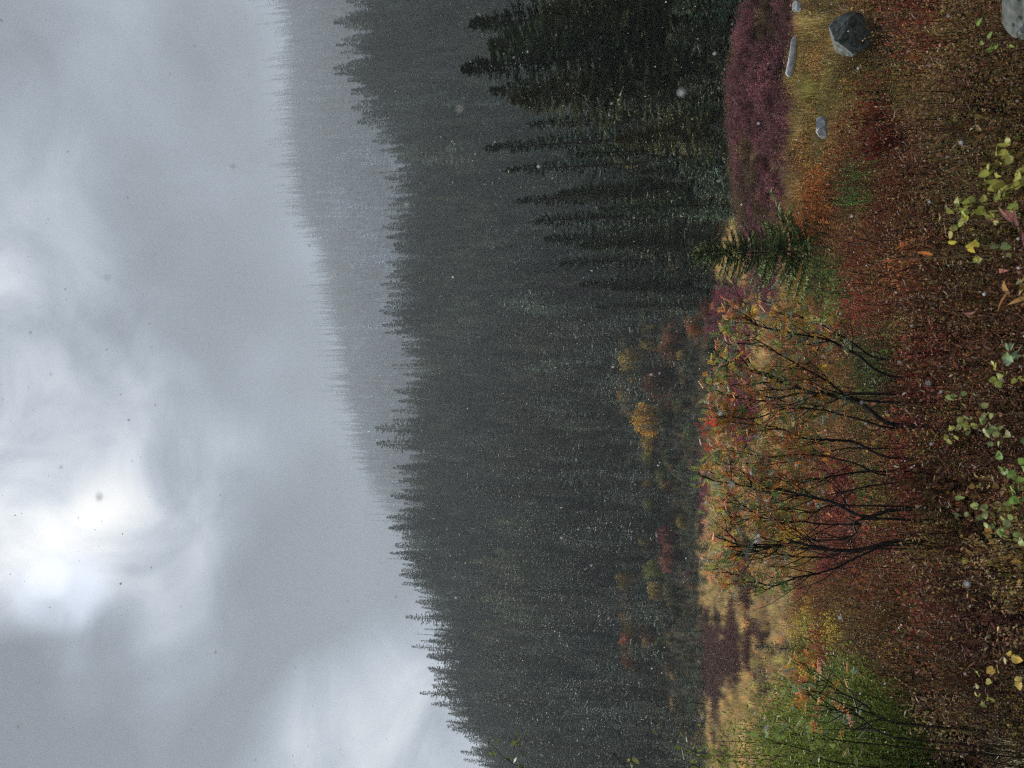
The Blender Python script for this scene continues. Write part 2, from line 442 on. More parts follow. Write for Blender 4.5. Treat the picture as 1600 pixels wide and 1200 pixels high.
FARP = [tree_proto(h=18, R=2.3, nb=34, ns=6, droop=.4, spray=.75, wid=.36, ragged=.5),
        tree_proto(h=18, R=1.5, nb=34, ns=5, droop=.35, spray=.9, wid=.36, power=.9, ragged=.55)]
DG = (.026, .042, .026); OL = (.060, .072, .028); BG = (.048, .078, .050); GG = (.040, .058, .030)
def jit(c, s=.18):
    b_ = max(.5, random.gauss(1, s)); return tuple(max(.004, v * b_ * random.gauss(1, .06)) for v in c)
def tree_img(proto, tipX, Y, r, color, label, **k):
    P = at(tipX, Y, r)
    x, y = P[0], P[1]
    return put_tree(proto, x, y, max(.5, P[2] - gz(x, y) + .1), jit(color, .08), label, **k)
# the clump behind the heather mound, right side of the view
G1 = 'conifers behind the heather mound'
clump = [
 (733, 38, 52, 0, DG, 'dark spruce with a narrow spire rising beside the top edge of the photo'),
 (765, 70, 49, 2, OL, 'broad olive green spruce with drooping boughs in the clump behind the heather'),
 (722, 103, 45, 0, DG, 'tallest spruce of the clump, dark, with full ragged branches against the misty slope'),
 (765, 143, 50, 1, DG, 'dark spruce with a sparse broken tip beside the tallest spruce of the clump'),
 (800, 158, 44, 2, OL, 'olive spruce with dense hanging boughs between the tallest tree and the pale rock patch'),
 (828, 195, 50, 3, DG, 'thin dark spruce at the edge of the olive boughs'),
 (758, 230, 56, 3, DG, 'slender dark spire standing alone between the olive spruce and the yellow shrub'),
 (790, 268, 62, 3, DG, 'slim dark conifer in front of the small yellow tree on the slope'),
 (808, 315, 64, 3, DG, 'narrow dark spruce right of the pale rock patch'),
 (960, 215, 39, 2, OL, 'shorter olive green conifer bulging from the front of the clump'),
 (850, 20, 44, 2, OL, 'olive green spruce cut by the top edge of the photo'),
 (835, 345, 66, 1, DG, 'dark spruce where the clump starts to step down'),
 (870, 300, 52, 0, GG, 'grey green spruce at the middle of the clump'),
 (900, 245, 48, 0, GG, 'dim green spruce in shade beneath the slender spire'),
 (850, 378, 72, 0, DG, 'dark spruce behind and above the little fir sapling'),
 (872, 410, 74, 1, DG, 'dark spruce beyond the fir sapling, left of its tip'),
 (905, 385, 60, 0, GG, 'dull green spruce right behind the fir sapling'),
 (905, 445, 78, 0, DG, 'dark spruce at the lower end of the stepped clump'),
 (930, 480, 82, 1, DG, 'last dark spruce before the golden thicket'),
 (955, 455, 66, 0, DG, 'stout dark spruce on the far edge of the crimson patch'),
 (940, 330, 50, 1, GG, 'green conifer with feathery branches low in the clump'),
 (975, 90, 42, 0, GG, 'lower green spruce among the olive ones'),
 (1000, 270, 44, 2, BG, 'bushy blue green conifer in the second row behind the mound'),
 (985, 160, 41, 1, GG, 'half grown spruce standing before the dark gap in the clump'),
]
for X, Y, r, p, c, lab in clump: tree_img(HERO[p], X, Y, r, c, lab, group=G1)
front = [
 (1075, 172, 38, 0, BG, 'small blue green fir just behind the crown of the heather mound'),
 (1060, 130, 39, 1, GG, 'small mossy green fir left of the orange bush behind the mound'),
 (1045, 60, 38, 1, GG, 'bushy green fir near the photo edge behind the heather'),
 (1050, 20, 37, 0, BG, 'small bluish fir nearest the photo edge behind the heather'),
 (1070, 225, 38, 0, BG, 'bluish fir rising over the middle of the heather mound'),
 (1062, 262, 40, 1, BG, 'wide bluish fir with low skirts at the back of the mound'),
 (1085, 300, 38, 1, BG, 'low spreading blue green fir behind the mound slope'),
 (1068, 335, 37, 0, BG, 'blue green fir beside the sapling at the end of the mound'),
 (1105, 95, 36, 1, GG, 'low dark green fir tucked against the heather'),
 (1110, 200, 36.5, 1, BG, 'knee high spreading fir touching the back of the mound'),
 (1085, 445, 48, 0, DG, 'dark small fir at the crimson patch left of the sapling'),
 (1118, 478, 40, 1, GG, 'low dark fir standing in the crimson heather'),
 (1080, 505, 52, 0, DG, 'small pointed dark fir beyond the crimson patch'),
]
for X, Y, r, p, c, lab in front: tree_img(SMALL[p], X, Y, r, c, lab, name='fir_tree', group='small firs behind the heather mound')
sap_m = tree_proto(h=3.6, R=1.55, nb=170, ns=80, droop=.10, tipup=.25, spray=.20, wid=.28, wood=True, power=.7, bare=.03, ragged=.35)
P = at(1076, 398, 19.5)
put_tree(sap_m, P[0], P[1], P[2] - gz(P[0], P[1]), (.075, .105, .032), 'young fir sapling with upswept olive branches beside the heather mound', name='fir_sapling', cat='tree')
# dark low firs along the far edge of the meadow
edge = [(1075, 555, 70), (1085, 575, 62), (1060, 590, 88), (1090, 620, 84), (1060, 640, 80), (1050, 660, 92), (1065, 690, 86), (1072, 715, 80), (1040, 735, 92), (1065, 760, 84), (1050, 785, 90),
        (1075, 805, 80), (1055, 830, 88), (1062, 855, 80), (1045, 880, 88), (1075, 905, 84), (1058, 925, 90), (1088, 965, 62), (1060, 985, 88), (1070, 1010, 84), (1045, 1040, 90),
        (1062, 1065, 85), (1050, 1095, 88), (1040, 1130, 86), (1030, 1170, 84), (1035, 1195, 88), (1180, 1010, 24), (1130, 868, 46),
        (1082, 525, 58), (1090, 548, 60), (1078, 568, 64), (1088, 596, 60), (1080, 612, 66), (1092, 632, 62), (1084, 652, 60), (1090, 676, 64), (1086, 698, 68), (1070, 585, 70), (1072, 645, 72), (1080, 722, 72)]
for k, (X, Y, r) in enumerate(edge):
    spot = 'behind the golden thicket' if Y < 640 else 'behind the red tipped ash leaves' if Y < 700 else 'behind the middle ash shrub' if Y < 800 else 'behind the forked ash stems' if Y < 900 else 'where the tan meadow begins' if Y < 1000 else 'beyond the maroon patches of the meadow' if Y < 1080 else 'above the round green willow'
    lab = ('wide ' if k % 2 else 'narrow ') + ('dark green' if k % 3 else 'bluish green') + ' low fir ' + spot; grp = lab
    if r == 24: lab, grp = 'dark bushy young fir standing in the meadow above the yellow shrubs', None
    if r == 46: lab, grp = 'thin young fir standing alone on the tan grass behind the bare ash stems', None
    if r == 62 and Y == 965: lab, grp = 'rounded dark fir jutting from the forest edge onto the tan meadow', None
    tree_img(SMALL[1 if k % 2 else 0], X, Y, r, DG if k % 3 else BG, lab, name='fir_tree', group=grp)

# hillside forest ------------------------------------------------
def scatter_polar(n, r0, r1, a0, a1, mind):
    """random points with a minimum spacing, uniform over the area"""
    r = np.sqrt(rng.uniform(r0 ** 2, r1 ** 2, n)); a = rng.uniform(a0, a1, n)
    x = r * np.sin(a); y = r * np.cos(a)
    seen = {}; keep = []
    for i in range(n):
        k = (int(x[i] // mind), int(y[i] // mind)); ok = True
        for dx in (-1, 0, 1):
            for dy in (-1, 0, 1):
                for j in seen.get((k[0] + dx, k[1] + dy), ()):
                    if (x[i] - x[j]) ** 2 + (y[i] - y[j]) ** 2 < mind * mind: ok = False
        if ok: seen.setdefault(k, []).append(i); keep.append(i)
    return x[keep], y[keep]
x, y = scatter_polar(26000, 95, 365, math.radians(-36), math.radians(36), 3.0)
r = np.hypot(x, y); a = np.arctan2(x, y)
dens = np.clip((r - 88) / 45, .22, 1)                # open, shrubby foot of the slope, closed wood above
clear = fbm(x, y, 30, 40)
keep = (rng.uniform(size=len(x)) < dens) & ~((clear > .68) & (r < 150))
x, y, r, a = x[keep], y[keep], r[keep], a[keep]
h = np.clip(rng.normal(1, .28, len(x)), .4, 1.6) * np.interp(r, [95, 120, 150, 340], [5.5, 8, 13.0, 18.0]) * (.7 + .6 * fbm(x, y, 25, 44))
tall = rng.uniform(size=len(x)) < .05; h[tall] *= 1.25
kind = rng.integers(0, 4, len(x))
tone = fbm(x, y, 40, 50)
tone2 = fbm(x, y, 14, 57); base = np.array([.030, .043, .036])[None] * (1 - np.clip((tone - .45) * 3, 0, 1))[:, None] + np.array([.048, .054, .032])[None] * np.clip((tone - .45) * 3, 0, 1)[:, None]
ccol = 1.35 * base * (.35 + 1.3 * tone2)[:, None] * np.clip(rng.lognormal(0, .45, (len(x), 1)), .35, 1.9) * rng.normal(1, .035, (len(x), 3))
z = ground(x, y) - .2
order = np.argsort(r / np.maximum(h, 1))
Pw = np.column_stack([x, y, z + h]); pX, pY = proj(Pw)
inview = (pY > -20) & (pY < 1220)
order = [i for i in order if inview[i]]
LABW = {0: ('spruce_tree', 'dark spruce of the hillside forest, among the nearest and largest ones'),
        1: ('spruce_tree', 'dark spruce of the hillside forest, among the nearest and largest ones')}
nind = 232
indiv = order[:nind]
for i in indiv:
    p = MIDP[kind[i]]
    yy = pY[i]
    place = ('low behind the spruce clump at the top of the photo' if yy < 300 else 'beyond the fir sapling' if yy < 450 else 'among the golden bushes of the slope foot' if yy < 640 else
             'on the slope foot beyond the bare ash stems' if yy < 800 else 'on the slope foot before the tan meadow' if yy < 1000 else 'above the green willow on the left of the slope foot')
    tn = 'olive' if ccol[i][0] > .95 * ccol[i][1] else 'pale green' if ccol[i][1] > .07 else 'deep green' if ccol[i][1] > .04 else 'blackish'
    sz = 'low' if h[i] < 4.5 else 'middling' if h[i] < 7 else 'tall'
    lab = sz + ' ' + tn + ' spruce ' + place; grp = sz + ' ' + tn + ' spruces ' + place
    put_tree(p, x[i], y[i], h[i], tuple(ccol[i]), lab, group=grp)
rest = np.ones(len(x), bool); rest[indiv] = False

# geometry-node scatter, used only for the uncountable masses
def scatter(name, P, rot, scl, colr, kindv, sources, label=None):
    """sources: list of lists of (object, material) joined into one instance per kind"""
    me = bpy.data.meshes.new(name)
    n = len(P)
    me.vertices.add(n); me.vertices.foreach_set('co', np.asarray(P, np.float32).ravel())
    def attr(nm, tp, v, f):
        a_ = me.attributes.new(nm, tp, 'POINT'); a_.data.foreach_set(f, np.asarray(v).ravel())
    attr('col', 'FLOAT_COLOR', np.column_stack([colr, np.ones(n)]).astype(np.float32), 'color')
    attr('rot', 'FLOAT_VECTOR', np.asarray(rot, np.float32), 'vector')
    attr('scl', 'FLOAT_VECTOR', np.asarray(scl, np.float32), 'vector')
    attr('kind', 'INT', np.asarray(kindv, np.int32), 'value')
    o = bpy.data.objects.new(name, me); col.objects.link(o)
    ng = bpy.data.node_groups.new(name, 'GeometryNodeTree')
    ng.interface.new_socket('Geometry', in_out='INPUT', socket_type='NodeSocketGeometry')
    ng.interface.new_socket('Geometry', in_out='OUTPUT', socket_type='NodeSocketGeometry')
    gi = ng.nodes.new('NodeGroupInput'); go = ng.nodes.new('NodeGroupOutput'); L = ng.links
    def named(nm, tp):
        q = ng.nodes.new('GeometryNodeInputNamedAttribute'); q.data_type = tp; q.inputs['Name'].default_value = nm
        return [s for s in q.outputs if s.enabled][0]
    jn = ng.nodes.new('GeometryNodeJoinGeometry')
    kv = named('kind', 'INT'); rv = named('rot', 'FLOAT_VECTOR'); sv = named('scl', 'FLOAT_VECTOR')
    for k, src in enumerate(sources):
        j2 = ng.nodes.new('GeometryNodeJoinGeometry')
        for ob, mat in src:
            oi = ng.nodes.new('GeometryNodeObjectInfo'); oi.transform_space = 'ORIGINAL'; oi.inputs['Object'].default_value = ob
            sm = ng.nodes.new('GeometryNodeSetMaterial'); sm.inputs['Material'].default_value = mat
            L.new(oi.outputs['Geometry'], sm.inputs['Geometry']); L.new(sm.outputs[0], j2.inputs[0])
        cm = ng.nodes.new('FunctionNodeCompare'); cm.data_type = 'INT'; cm.operation = 'EQUAL'
        ia = [s for s in cm.inputs if s.enabled]
        L.new(kv, ia[0]); ia[1].default_value = k
        ip = ng.nodes.new('GeometryNodeInstanceOnPoints')
        L.new(gi.outputs[0], ip.inputs['Points']); L.new(cm.outputs[0], ip.inputs['Selection']); L.new(j2.outputs[0], ip.inputs['Instance'])
        L.new(rv, ip.inputs['Rotation']); L.new(sv, ip.inputs['Scale'])
        L.new(ip.outputs[0], jn.inputs[0])
    L.new(jn.outputs[0], go.inputs[0])
    md = o.modifiers.new('scatter', 'NODES'); md.node_group = ng
    tag(o, label, None, None, 'stuff')
    return o
def find_source(mesh):
    return next(o for o in col.objects if o.type == 'MESH' and o.data == mesh)
def tree_src(p): return [(find_source(p[0]), M_needle_i), (find_source(p[1]), M_bark)]
used = {p[0].name for p in MIDP}
n_ = int(rest.sum())
hs = h[rest] / 12
scatter('slope_forest', np.column_stack([x[rest], y[rest], z[rest]]), np.column_stack([rng.normal(0, .015, n_), rng.normal(0, .015, n_), rng.uniform(0, 6.28, n_)]),
        np.column_stack([hs * rng.uniform(.85, 1.15, n_), hs * rng.uniform(.85, 1.15, n_), hs]), ccol[rest], kind[rest], [tree_src(p) for p in MIDP],
        'mass of dark spruces covering the near slope up to its ridge')
# one spruce of each far kind really stands at the ridge
for k, p in enumerate(FARP):
    P = at(640, 300 + 200 * k, 334)
    put_tree(p, P[0], P[1], 15, (.03, .04, .03), 'spruce on the ridge of the near slope against the fog', group='ridge spruces')
x, y = scatter_polar(20000, 800, 1345, math.radians(-33), math.radians(33), 6.5)
r = np.hypot(x, y)
n_ = len(x); hs = np.clip(rng.lognormal(0, .38, n_), .4, 2.2) * 1.3 * (1 + .35 * (np.abs(r - 1300) < 25))
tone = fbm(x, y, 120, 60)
cf = np.array([.090, .112, .130])[None] * (.3 + 1.6 * tone)[:, None] * np.clip(rng.lognormal(0, .45, (n_, 1)), .3, 3)  # needles lightened for snow, and pale blue haze painted into their colour
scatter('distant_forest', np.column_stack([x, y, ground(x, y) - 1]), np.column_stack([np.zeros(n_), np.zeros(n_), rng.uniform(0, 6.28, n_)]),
        np.column_stack([1.5 * hs ** .6, 1.5 * hs ** .6, hs]), cf, rng.integers(0, 2, n_), [tree_src(p) for p in FARP], 'snow dusted conifers, haze painted into their colour, fading into the fog on the far ridge')

# dead snags along the ridge
def snag_mesh(h):
    tb = MB()
    zz = np.linspace(0, h, 6); tube(tb, np.column_stack([zz * .01, zz * 0, zz - .3 * (zz == 0)]), .13 * (1 - zz / h * .85), 5)
    bb = MB()
    for q in range(16):
        z0 = h * rng.uniform(.35, .97); a_ = rng.uniform(0, 6.28); L_ = rng.uniform(.3, .9)
        tube(bb, [(0, 0, z0), (math.cos(a_) * L_ * .5, math.sin(a_) * L_ * .5, z0 + .02), (math.cos(a_) * L_, math.sin(a_) * L_, z0 + .12)], [.03, .02, .008], 3)
    return tb.mesh('trunk', M_stem), bb.mesh('branch_stubs', M_stem)
snags = [snag_mesh(14), snag_mesh(12)]
for k, (X, Y) in enumerate([(541, 160), (577, 271), (621, 330), (610, 576), (609, 755), (620, 760), (605, 873), (648, 990), (632, 666), (530, 30), (624, 697)]):
    P = at(X, Y, 322 + 8 * (k % 2)); gzz = gz(P[0], P[1]); hh = min(24, max(10, P[2] - gzz))
    s_ = snags[k % 2]; e = empty('dead_tree', (P[0], P[1], P[2] - hh), rng.uniform(0, 6), hh / (14 if k % 2 == 0 else 12))
    link('trunk', s_[0], e); link('branch_stubs', s_[1], e)
    tag(e, 'bare dead snag poking above the canopy on the near ridge', 'tree', 'dead snags on the near ridge')
for X, Y, hh, lab in [(730, 1080, 16, 'ridge'), (618, 872, 15, ''), (680, 1172, 18, ''), (622, 625, 15, ''), (618, 730, 15, ''), (540, 120, 15, ''), (543, 75, 14, ''), (600, 342, 13, ''), (668, 1000, 15, ''), (686, 1058, 14, ''), (650, 940, 13, '')]:
    P = at(X, Y, 312)
    put_tree(MIDP[[0, 1][int(X) % 2]], P[0], P[1], max(12, min(25, P[2] - gz(P[0], P[1]))), (.03, .04, .026), 'tall spruce standing above its neighbours on the near ridge line', group='tall spruces on the near ridge line')

# ------------------------------------------------------------------ deciduous bushes far off (yellow and rust crowns on the slope foot)
def bush_meshes(R, H, n, L, W, stems, seed_sp=.3, shape='dia', leafmat=None, curl=.2, lowest=.12, stemmat=None, flat=.85, hollow=.35, thick=1.0):
    """many-stemmed shrub: stems fan out from the base, leaves fill an uneven crown"""
    mb = MB(); sb = MB()
    tips = []
    for k in range(stems):
        a_ = k * 2.4 + rng.uniform(-.4, .4); q = math.sqrt((k + .5) / stems)
        tip = np.array([math.cos(a_) * R * q * rng.uniform(.7, 1.05), math.sin(a_) * R * q * rng.uniform(.7, 1.05), H * (1 - .38 * q * q) * rng.uniform(.72, 1.05)])
        s = np.linspace(0, 1, 5)[:, None]
        b0 = np.array([math.cos(a_) * R * .08, math.sin(a_) * R * .08, -.05])
        Pp = b0 * (1 - s) + tip * s + np.array([math.cos(a_), math.sin(a_), 0]) * (R * .12) * np.sin(s * PI) - np.array([0, 0, 0.05]) * 0
        tube(sb, Pp, np.linspace(.010, .003, 5) * max(1, H * .9) * thick, 3)
        tips.append((Pp, tip))
    per = n // stems
    for Pp, tip in tips:
        s = rng.uniform(lowest, 1.0, per) ** .7
        idx = np.clip(s * 4, 0, 3.999); i0 = idx.astype(int); f = (idx - i0)[:, None]
        c = Pp[i0] * (1 - f) + Pp[i0 + 1] * f
        spread = R * hollow * (.35 + .65 * s)[:, None]
        c = c + rng.normal(0, 1, (per, 3)) * spread * np.array([.55, .55, .45])
        c[:, 2] = np.maximum(c[:, 2], .02)
        dd = unit(c - np.array([0, 0, H * .35])) * .6 + rdir(per, .2)
        leaves(mb, c, dd, rdir(per, .9), L * rng.uniform(.6, 1.3, per), W * rng.uniform(.7, 1.2, per), tints(per, seed_sp, .10), curl=curl, shape=shape)
    return mb.mesh('foliage', leafmat or M_leaf), sb.mesh('stems', stemmat or M_stem), H
def put_bush(pr, x, y, s, color, label, name='shrub', cat='shrub', group=None, z=None, sz=None):
    e = empty(name, (x, y, gz(x, y) if z is None else z), rng.uniform(0, 6.28), s)
    if sz: e.scale = (s, s, sz)
    link('foliage', pr[0], e, color); link('stems', pr[1], e)
    tag(e, label, cat, group)
    return e
YEL = (.34, .22, .035); GOLD = (.26, .19, .05); RUST = (.16, .065, .03); ROSE = (.20, .045, .035); PINK = (.22, .08, .06)
ORG = (.34, .12, .03); LIME = (.16, .19, .035); GRN = (.055, .095, .022); CRIM = (.11, .028, .024); TAN = (.30, .23, .10)
far_bush = [bush_meshes(1.3, 2.6, 2600, .17, .12, 14, hollow=.22), bush_meshes(1.6, 2.0, 2600, .16, .12, 16, hollow=.22)]
fb = [((1030, 655), 2.2, YEL, 'bright yellow bush'), ((1020, 690), 1.5, YEL, 'yellow bush'), ((1000, 630), 2.0, GOLD, 'golden bush'), ((985, 610), 1.6, RUST, 'rust pink bush'),
      ((1012, 568), 2.6, GOLD, 'dull golden bush'), ((990, 545), 2.0, GOLD, 'dull golden bush'), ((1045, 600), 2.2, RUST, 'rusty bush'), ((1055, 540), 1.8, RUST, 'rusty bush'),
      ((935, 910), 1.8, GOLD, 'pale golden tree'), ((955, 965), 1.8, YEL, 'amber tree'), ((960, 1000), 1.6, ORG, 'orange tree'), ((975, 1030), 1.8, ORG, 'orange brown tree'),
      ((945, 985), 1.3, YEL, 'amber tree'), ((1015, 715), 1.2, LIME, 'lime bush'), ((1020, 790), 1.1, LIME, 'lime bush'), ((1015, 1005), 1.2, YEL, 'small yellow bush'),
      ((1050, 838), 1.3, CRIM, 'dark crimson bush'), ((1048, 872), 1.4, PINK, 'dusky pink bush'), ((1030, 925), 1.2, GOLD, 'golden bush'), ((1040, 755), 1.1, GOLD, 'golden bush'),
      ((1090, 510), 1.3, ORG, 'orange bush'), ((1100, 480), 1.2, RUST, 'rusty bush'), ((1130, 575), 1.4, GRN, 'green bush'), ((1110, 545), 1.4, GRN, 'dark green bush')]
for (X0, Y0, sx, sy, n_, cols) in [(1010, 595, 42, 75, 26, [(GOLD, 'dull golden bush'), (RUST, 'rusty bush'), (GOLD, 'golden bush'), ((.12, .11, .04), 'olive bush')]),
                                 (952, 965, 30, 70, 18, [(GOLD, 'pale golden tree'), (ORG, 'orange tree'), (RUST, 'rust coloured tree'), (YEL, 'amber tree')]),
                                 (1030, 850, 25, 170, 12, [((.10, .12, .04), 'olive green bush'), (GOLD, 'golden bush'), ((.12, .11, .04), 'olive bush'), (LIME, 'lime bush'), (RUST, 'rusty bush')])]:
    for q_ in range(n_): c, what = random.choice(cols); fb.append(((X0 + random.uniform(-sx, sx), Y0 + random.uniform(-sy, sy)), random.uniform(.8, 1.6), c, what))
for k, ((X, Y), s, c, what) in enumerate(fb):
    gx, gy, r_ = hit(X, Y, above=1.2)
    near_ = 'on the slope foot beyond the meadow' if X < 1060 else 'at the far side of the crimson patch'
    nb_ = [' above the ash leaves', ' among dark young spruces', ' half hidden by a small fir', ' beside a rusty neighbour'][k % 4]
    put_bush(far_bush[k % 2], gx, gy, s * min(1.0, r_ / 105), jit(tuple(v * .62 for v in c), .15), what + ' ' + near_, name='deciduous_bush', group='autumn bushes ' + near_)
def shrub_label(c, x_, y_):
    tn = 'golden' if c == GOLD else 'rusty' if c == RUST else 'green' if c in (GRN, (.05, .07, .03)) else 'brown' if c == (.09, .05, .03) else 'olive'
    Yp = proj(np.array([[x_, y_, gz(x_, y_)]]))[1][0]
    pl = 'behind the spruce clump' if Yp < 420 else 'near the golden thicket' if Yp < 640 else 'beyond the ash shrubs' if Yp < 830 else 'beyond the tan meadow'
    l_ = 'low ' + tn + ' shrub among young spruces ' + pl
    return l_, 'deciduous_bush', 'shrub', l_
x, y = scatter_polar(260, 93, 135, math.radians(-30), math.radians(20), 4)
for i in range(min(len(x), 110)):
    c = random.choice([GOLD, RUST, GRN, GRN, (.06, .06, .03), (.09, .05, .03), (.05, .07, .03)])
    put_bush(far_bush[i % 2], x[i], y[i], rng.uniform(.5, 1.0), jit(tuple(v * .6 for v in c), .2), *shrub_label(c, x[i], y[i]))
x, y = scatter_polar(14000, 88, 175, math.radians(-36), math.radians(36), .9)
n_ = len(x); q_ = rng.uniform(size=n_); kq = np.where(q_ < .35, rng.integers(0, 2, n_), 2 + rng.integers(0, 2, n_))
pal = np.array([(.035, .045, .022), (.05, .05, .022), (.075, .05, .025), (.03, .04, .025), (.11, .08, .03), (.028, .038, .026)])[rng.integers(0, 6, n_)]
ss = rng.uniform(.25, .6, n_) * np.where(kq >= 2, .9, 1)
scatter('slope_undergrowth', np.column_stack([x, y, ground(x, y) - .1]), np.column_stack([x * 0, x * 0, rng.uniform(0, 6.28, n_)]), np.column_stack([ss, ss, ss]),
        pal * rng.lognormal(0, .3, (n_, 1)), kq, [[(find_source(p[0]), M_leaf_i)] for p in far_bush] + [tree_src(p) for p in SMALL], 'low brush and seedlings under the trees at the slope foot')
P = at(765, 262, 128); put_bush(far_bush[0], P[0], P[1], 1.3, (.2, .15, .04), 'small yellow tree on the misty slope beside the slender dark spire', name='deciduous_tree', cat='tree', sz=2.6)

# ------------------------------------------------------------------ foreground plants
def stalk_clump(nst, Rc, H, per, L, W, droop=.6, shape='dia', sp=.35, lean=.16, low=.1):
    """herb or dwarf-shrub clump: many thin upright stems, each with alternate narrow leaves"""
    mb = MB(); sb = MB()
    for k in range(nst):
        a_ = rng.uniform(0, 6.28); q = Rc * math.sqrt(rng.uniform()); b0 = np.array([math.cos(a_) * q, math.sin(a_) * q, -.03])
        hh = H * rng.uniform(.6, 1.08); ln = rng.normal(0, lean, 2) * hh
        s = np.linspace(0, 1, 5)[:, None]
        Pp = b0 + np.array([0, 0, 1.0]) * s * hh + np.array([ln[0], ln[1], 0]) * s ** 1.8
        tube(sb, Pp, np.linspace(.0028, .0012, 5), 3)
        s = np.sort(rng.uniform(low, 1, per)); idx = np.clip(s * 4, 0, 3.999); i0 = idx.astype(int); f = (idx - i0)[:, None]
        c = Pp[i0] * (1 - f) + Pp[i0 + 1] * f
        an = np.arange(per) * 2.4 + rng.uniform(0, 6)
        el = rng.normal(.35 - droop, .35, per)
        D_ = np.column_stack([np.cos(an) * np.cos(el), np.sin(an) * np.cos(el), np.sin(el)])
        leaves(mb, c, D_, rdir(per, 1.5), L * rng.uniform(.55, 1.25, per) * (1.1 - .4 * s), W * rng.uniform(.7, 1.2, per), tints(per, sp, .12), curl=.3, shape=shape)
    return mb, sb
def grass_tuft(nbl, Rc, H, Wd=.006, lean=.45):
    mb = MB()
    a_ = rng.uniform(0, 6.28, nbl); q = Rc * np.sqrt(rng.uniform(size=nbl))
    P0 = np.column_stack([np.cos(a_) * q, np.sin(a_) * q, np.full(nbl, -.02)])
    hh = H * rng.uniform(.45, 1.1, nbl)[:, None]; an = a_ + rng.normal(0, .8, nbl); ln = np.abs(rng.normal(0, lean, nbl))[:, None]
    Dn = np.column_stack([np.cos(an), np.sin(an), np.zeros(nbl)]); Sd = np.column_stack([-np.sin(an), np.cos(an), np.zeros(nbl)]) * Wd * .5
    P1 = P0 + hh * (np.array([0, 0, .6]) + Dn * ln * .35); P2 = P0 + hh * (np.array([0, 0, 1.0]) * (1 - ln * .35) + Dn * ln * 1.0)
    Vv = np.stack([P0 - Sd, P0 + Sd, P1 - Sd, P1 + Sd, P2], 1)
    f = np.array([(0, 1, 2), (1, 3, 2), (2, 3, 4)])
    mb.add(Vv.reshape(-1, 3), ((np.arange(nbl) * 5)[:, None, None] + f[None]).reshape(-1, 3), np.repeat(tints(nbl, .25, .05), 5, 0))
    return mb
def mk(mbs, leafmat, stemmat, nm='foliage'):
    return mbs[0].mesh(nm, leafmat), mbs[1].mesh('stems', stemmat), 1
FINE = [mk(stalk_clump(32, .26, .62, 40, .026, .011), M_leaf, M_stem) for _ in range(3)]
LANCE = [mk(stalk_clump(20, .25, .66, 26, .045, .011, droop=.95, sp=.4), M_leaf, M_brown) for _ in range(3)]
DOME = [bush_meshes(.42, .62, 1500, .030, .019, 16, shape='dia', hollow=.34) for _ in range(2)]
BROAD = [bush_meshes(.40, .55, 520, .046, .032, 12, shape='round', hollow=.34) for _ in range(2)]
GRASS = [grass_tuft(110, .14, .5, .007).mesh('blades', M_grass), grass_tuft(90, .16, .38, .006, .8).mesh('blades', M_grass)]
HEATH = [mk(stalk_clump(26, .22, .28, 20, .035, .012, droop=.0, lean=.3), M_leaf, M_stem) for _ in range(2)]

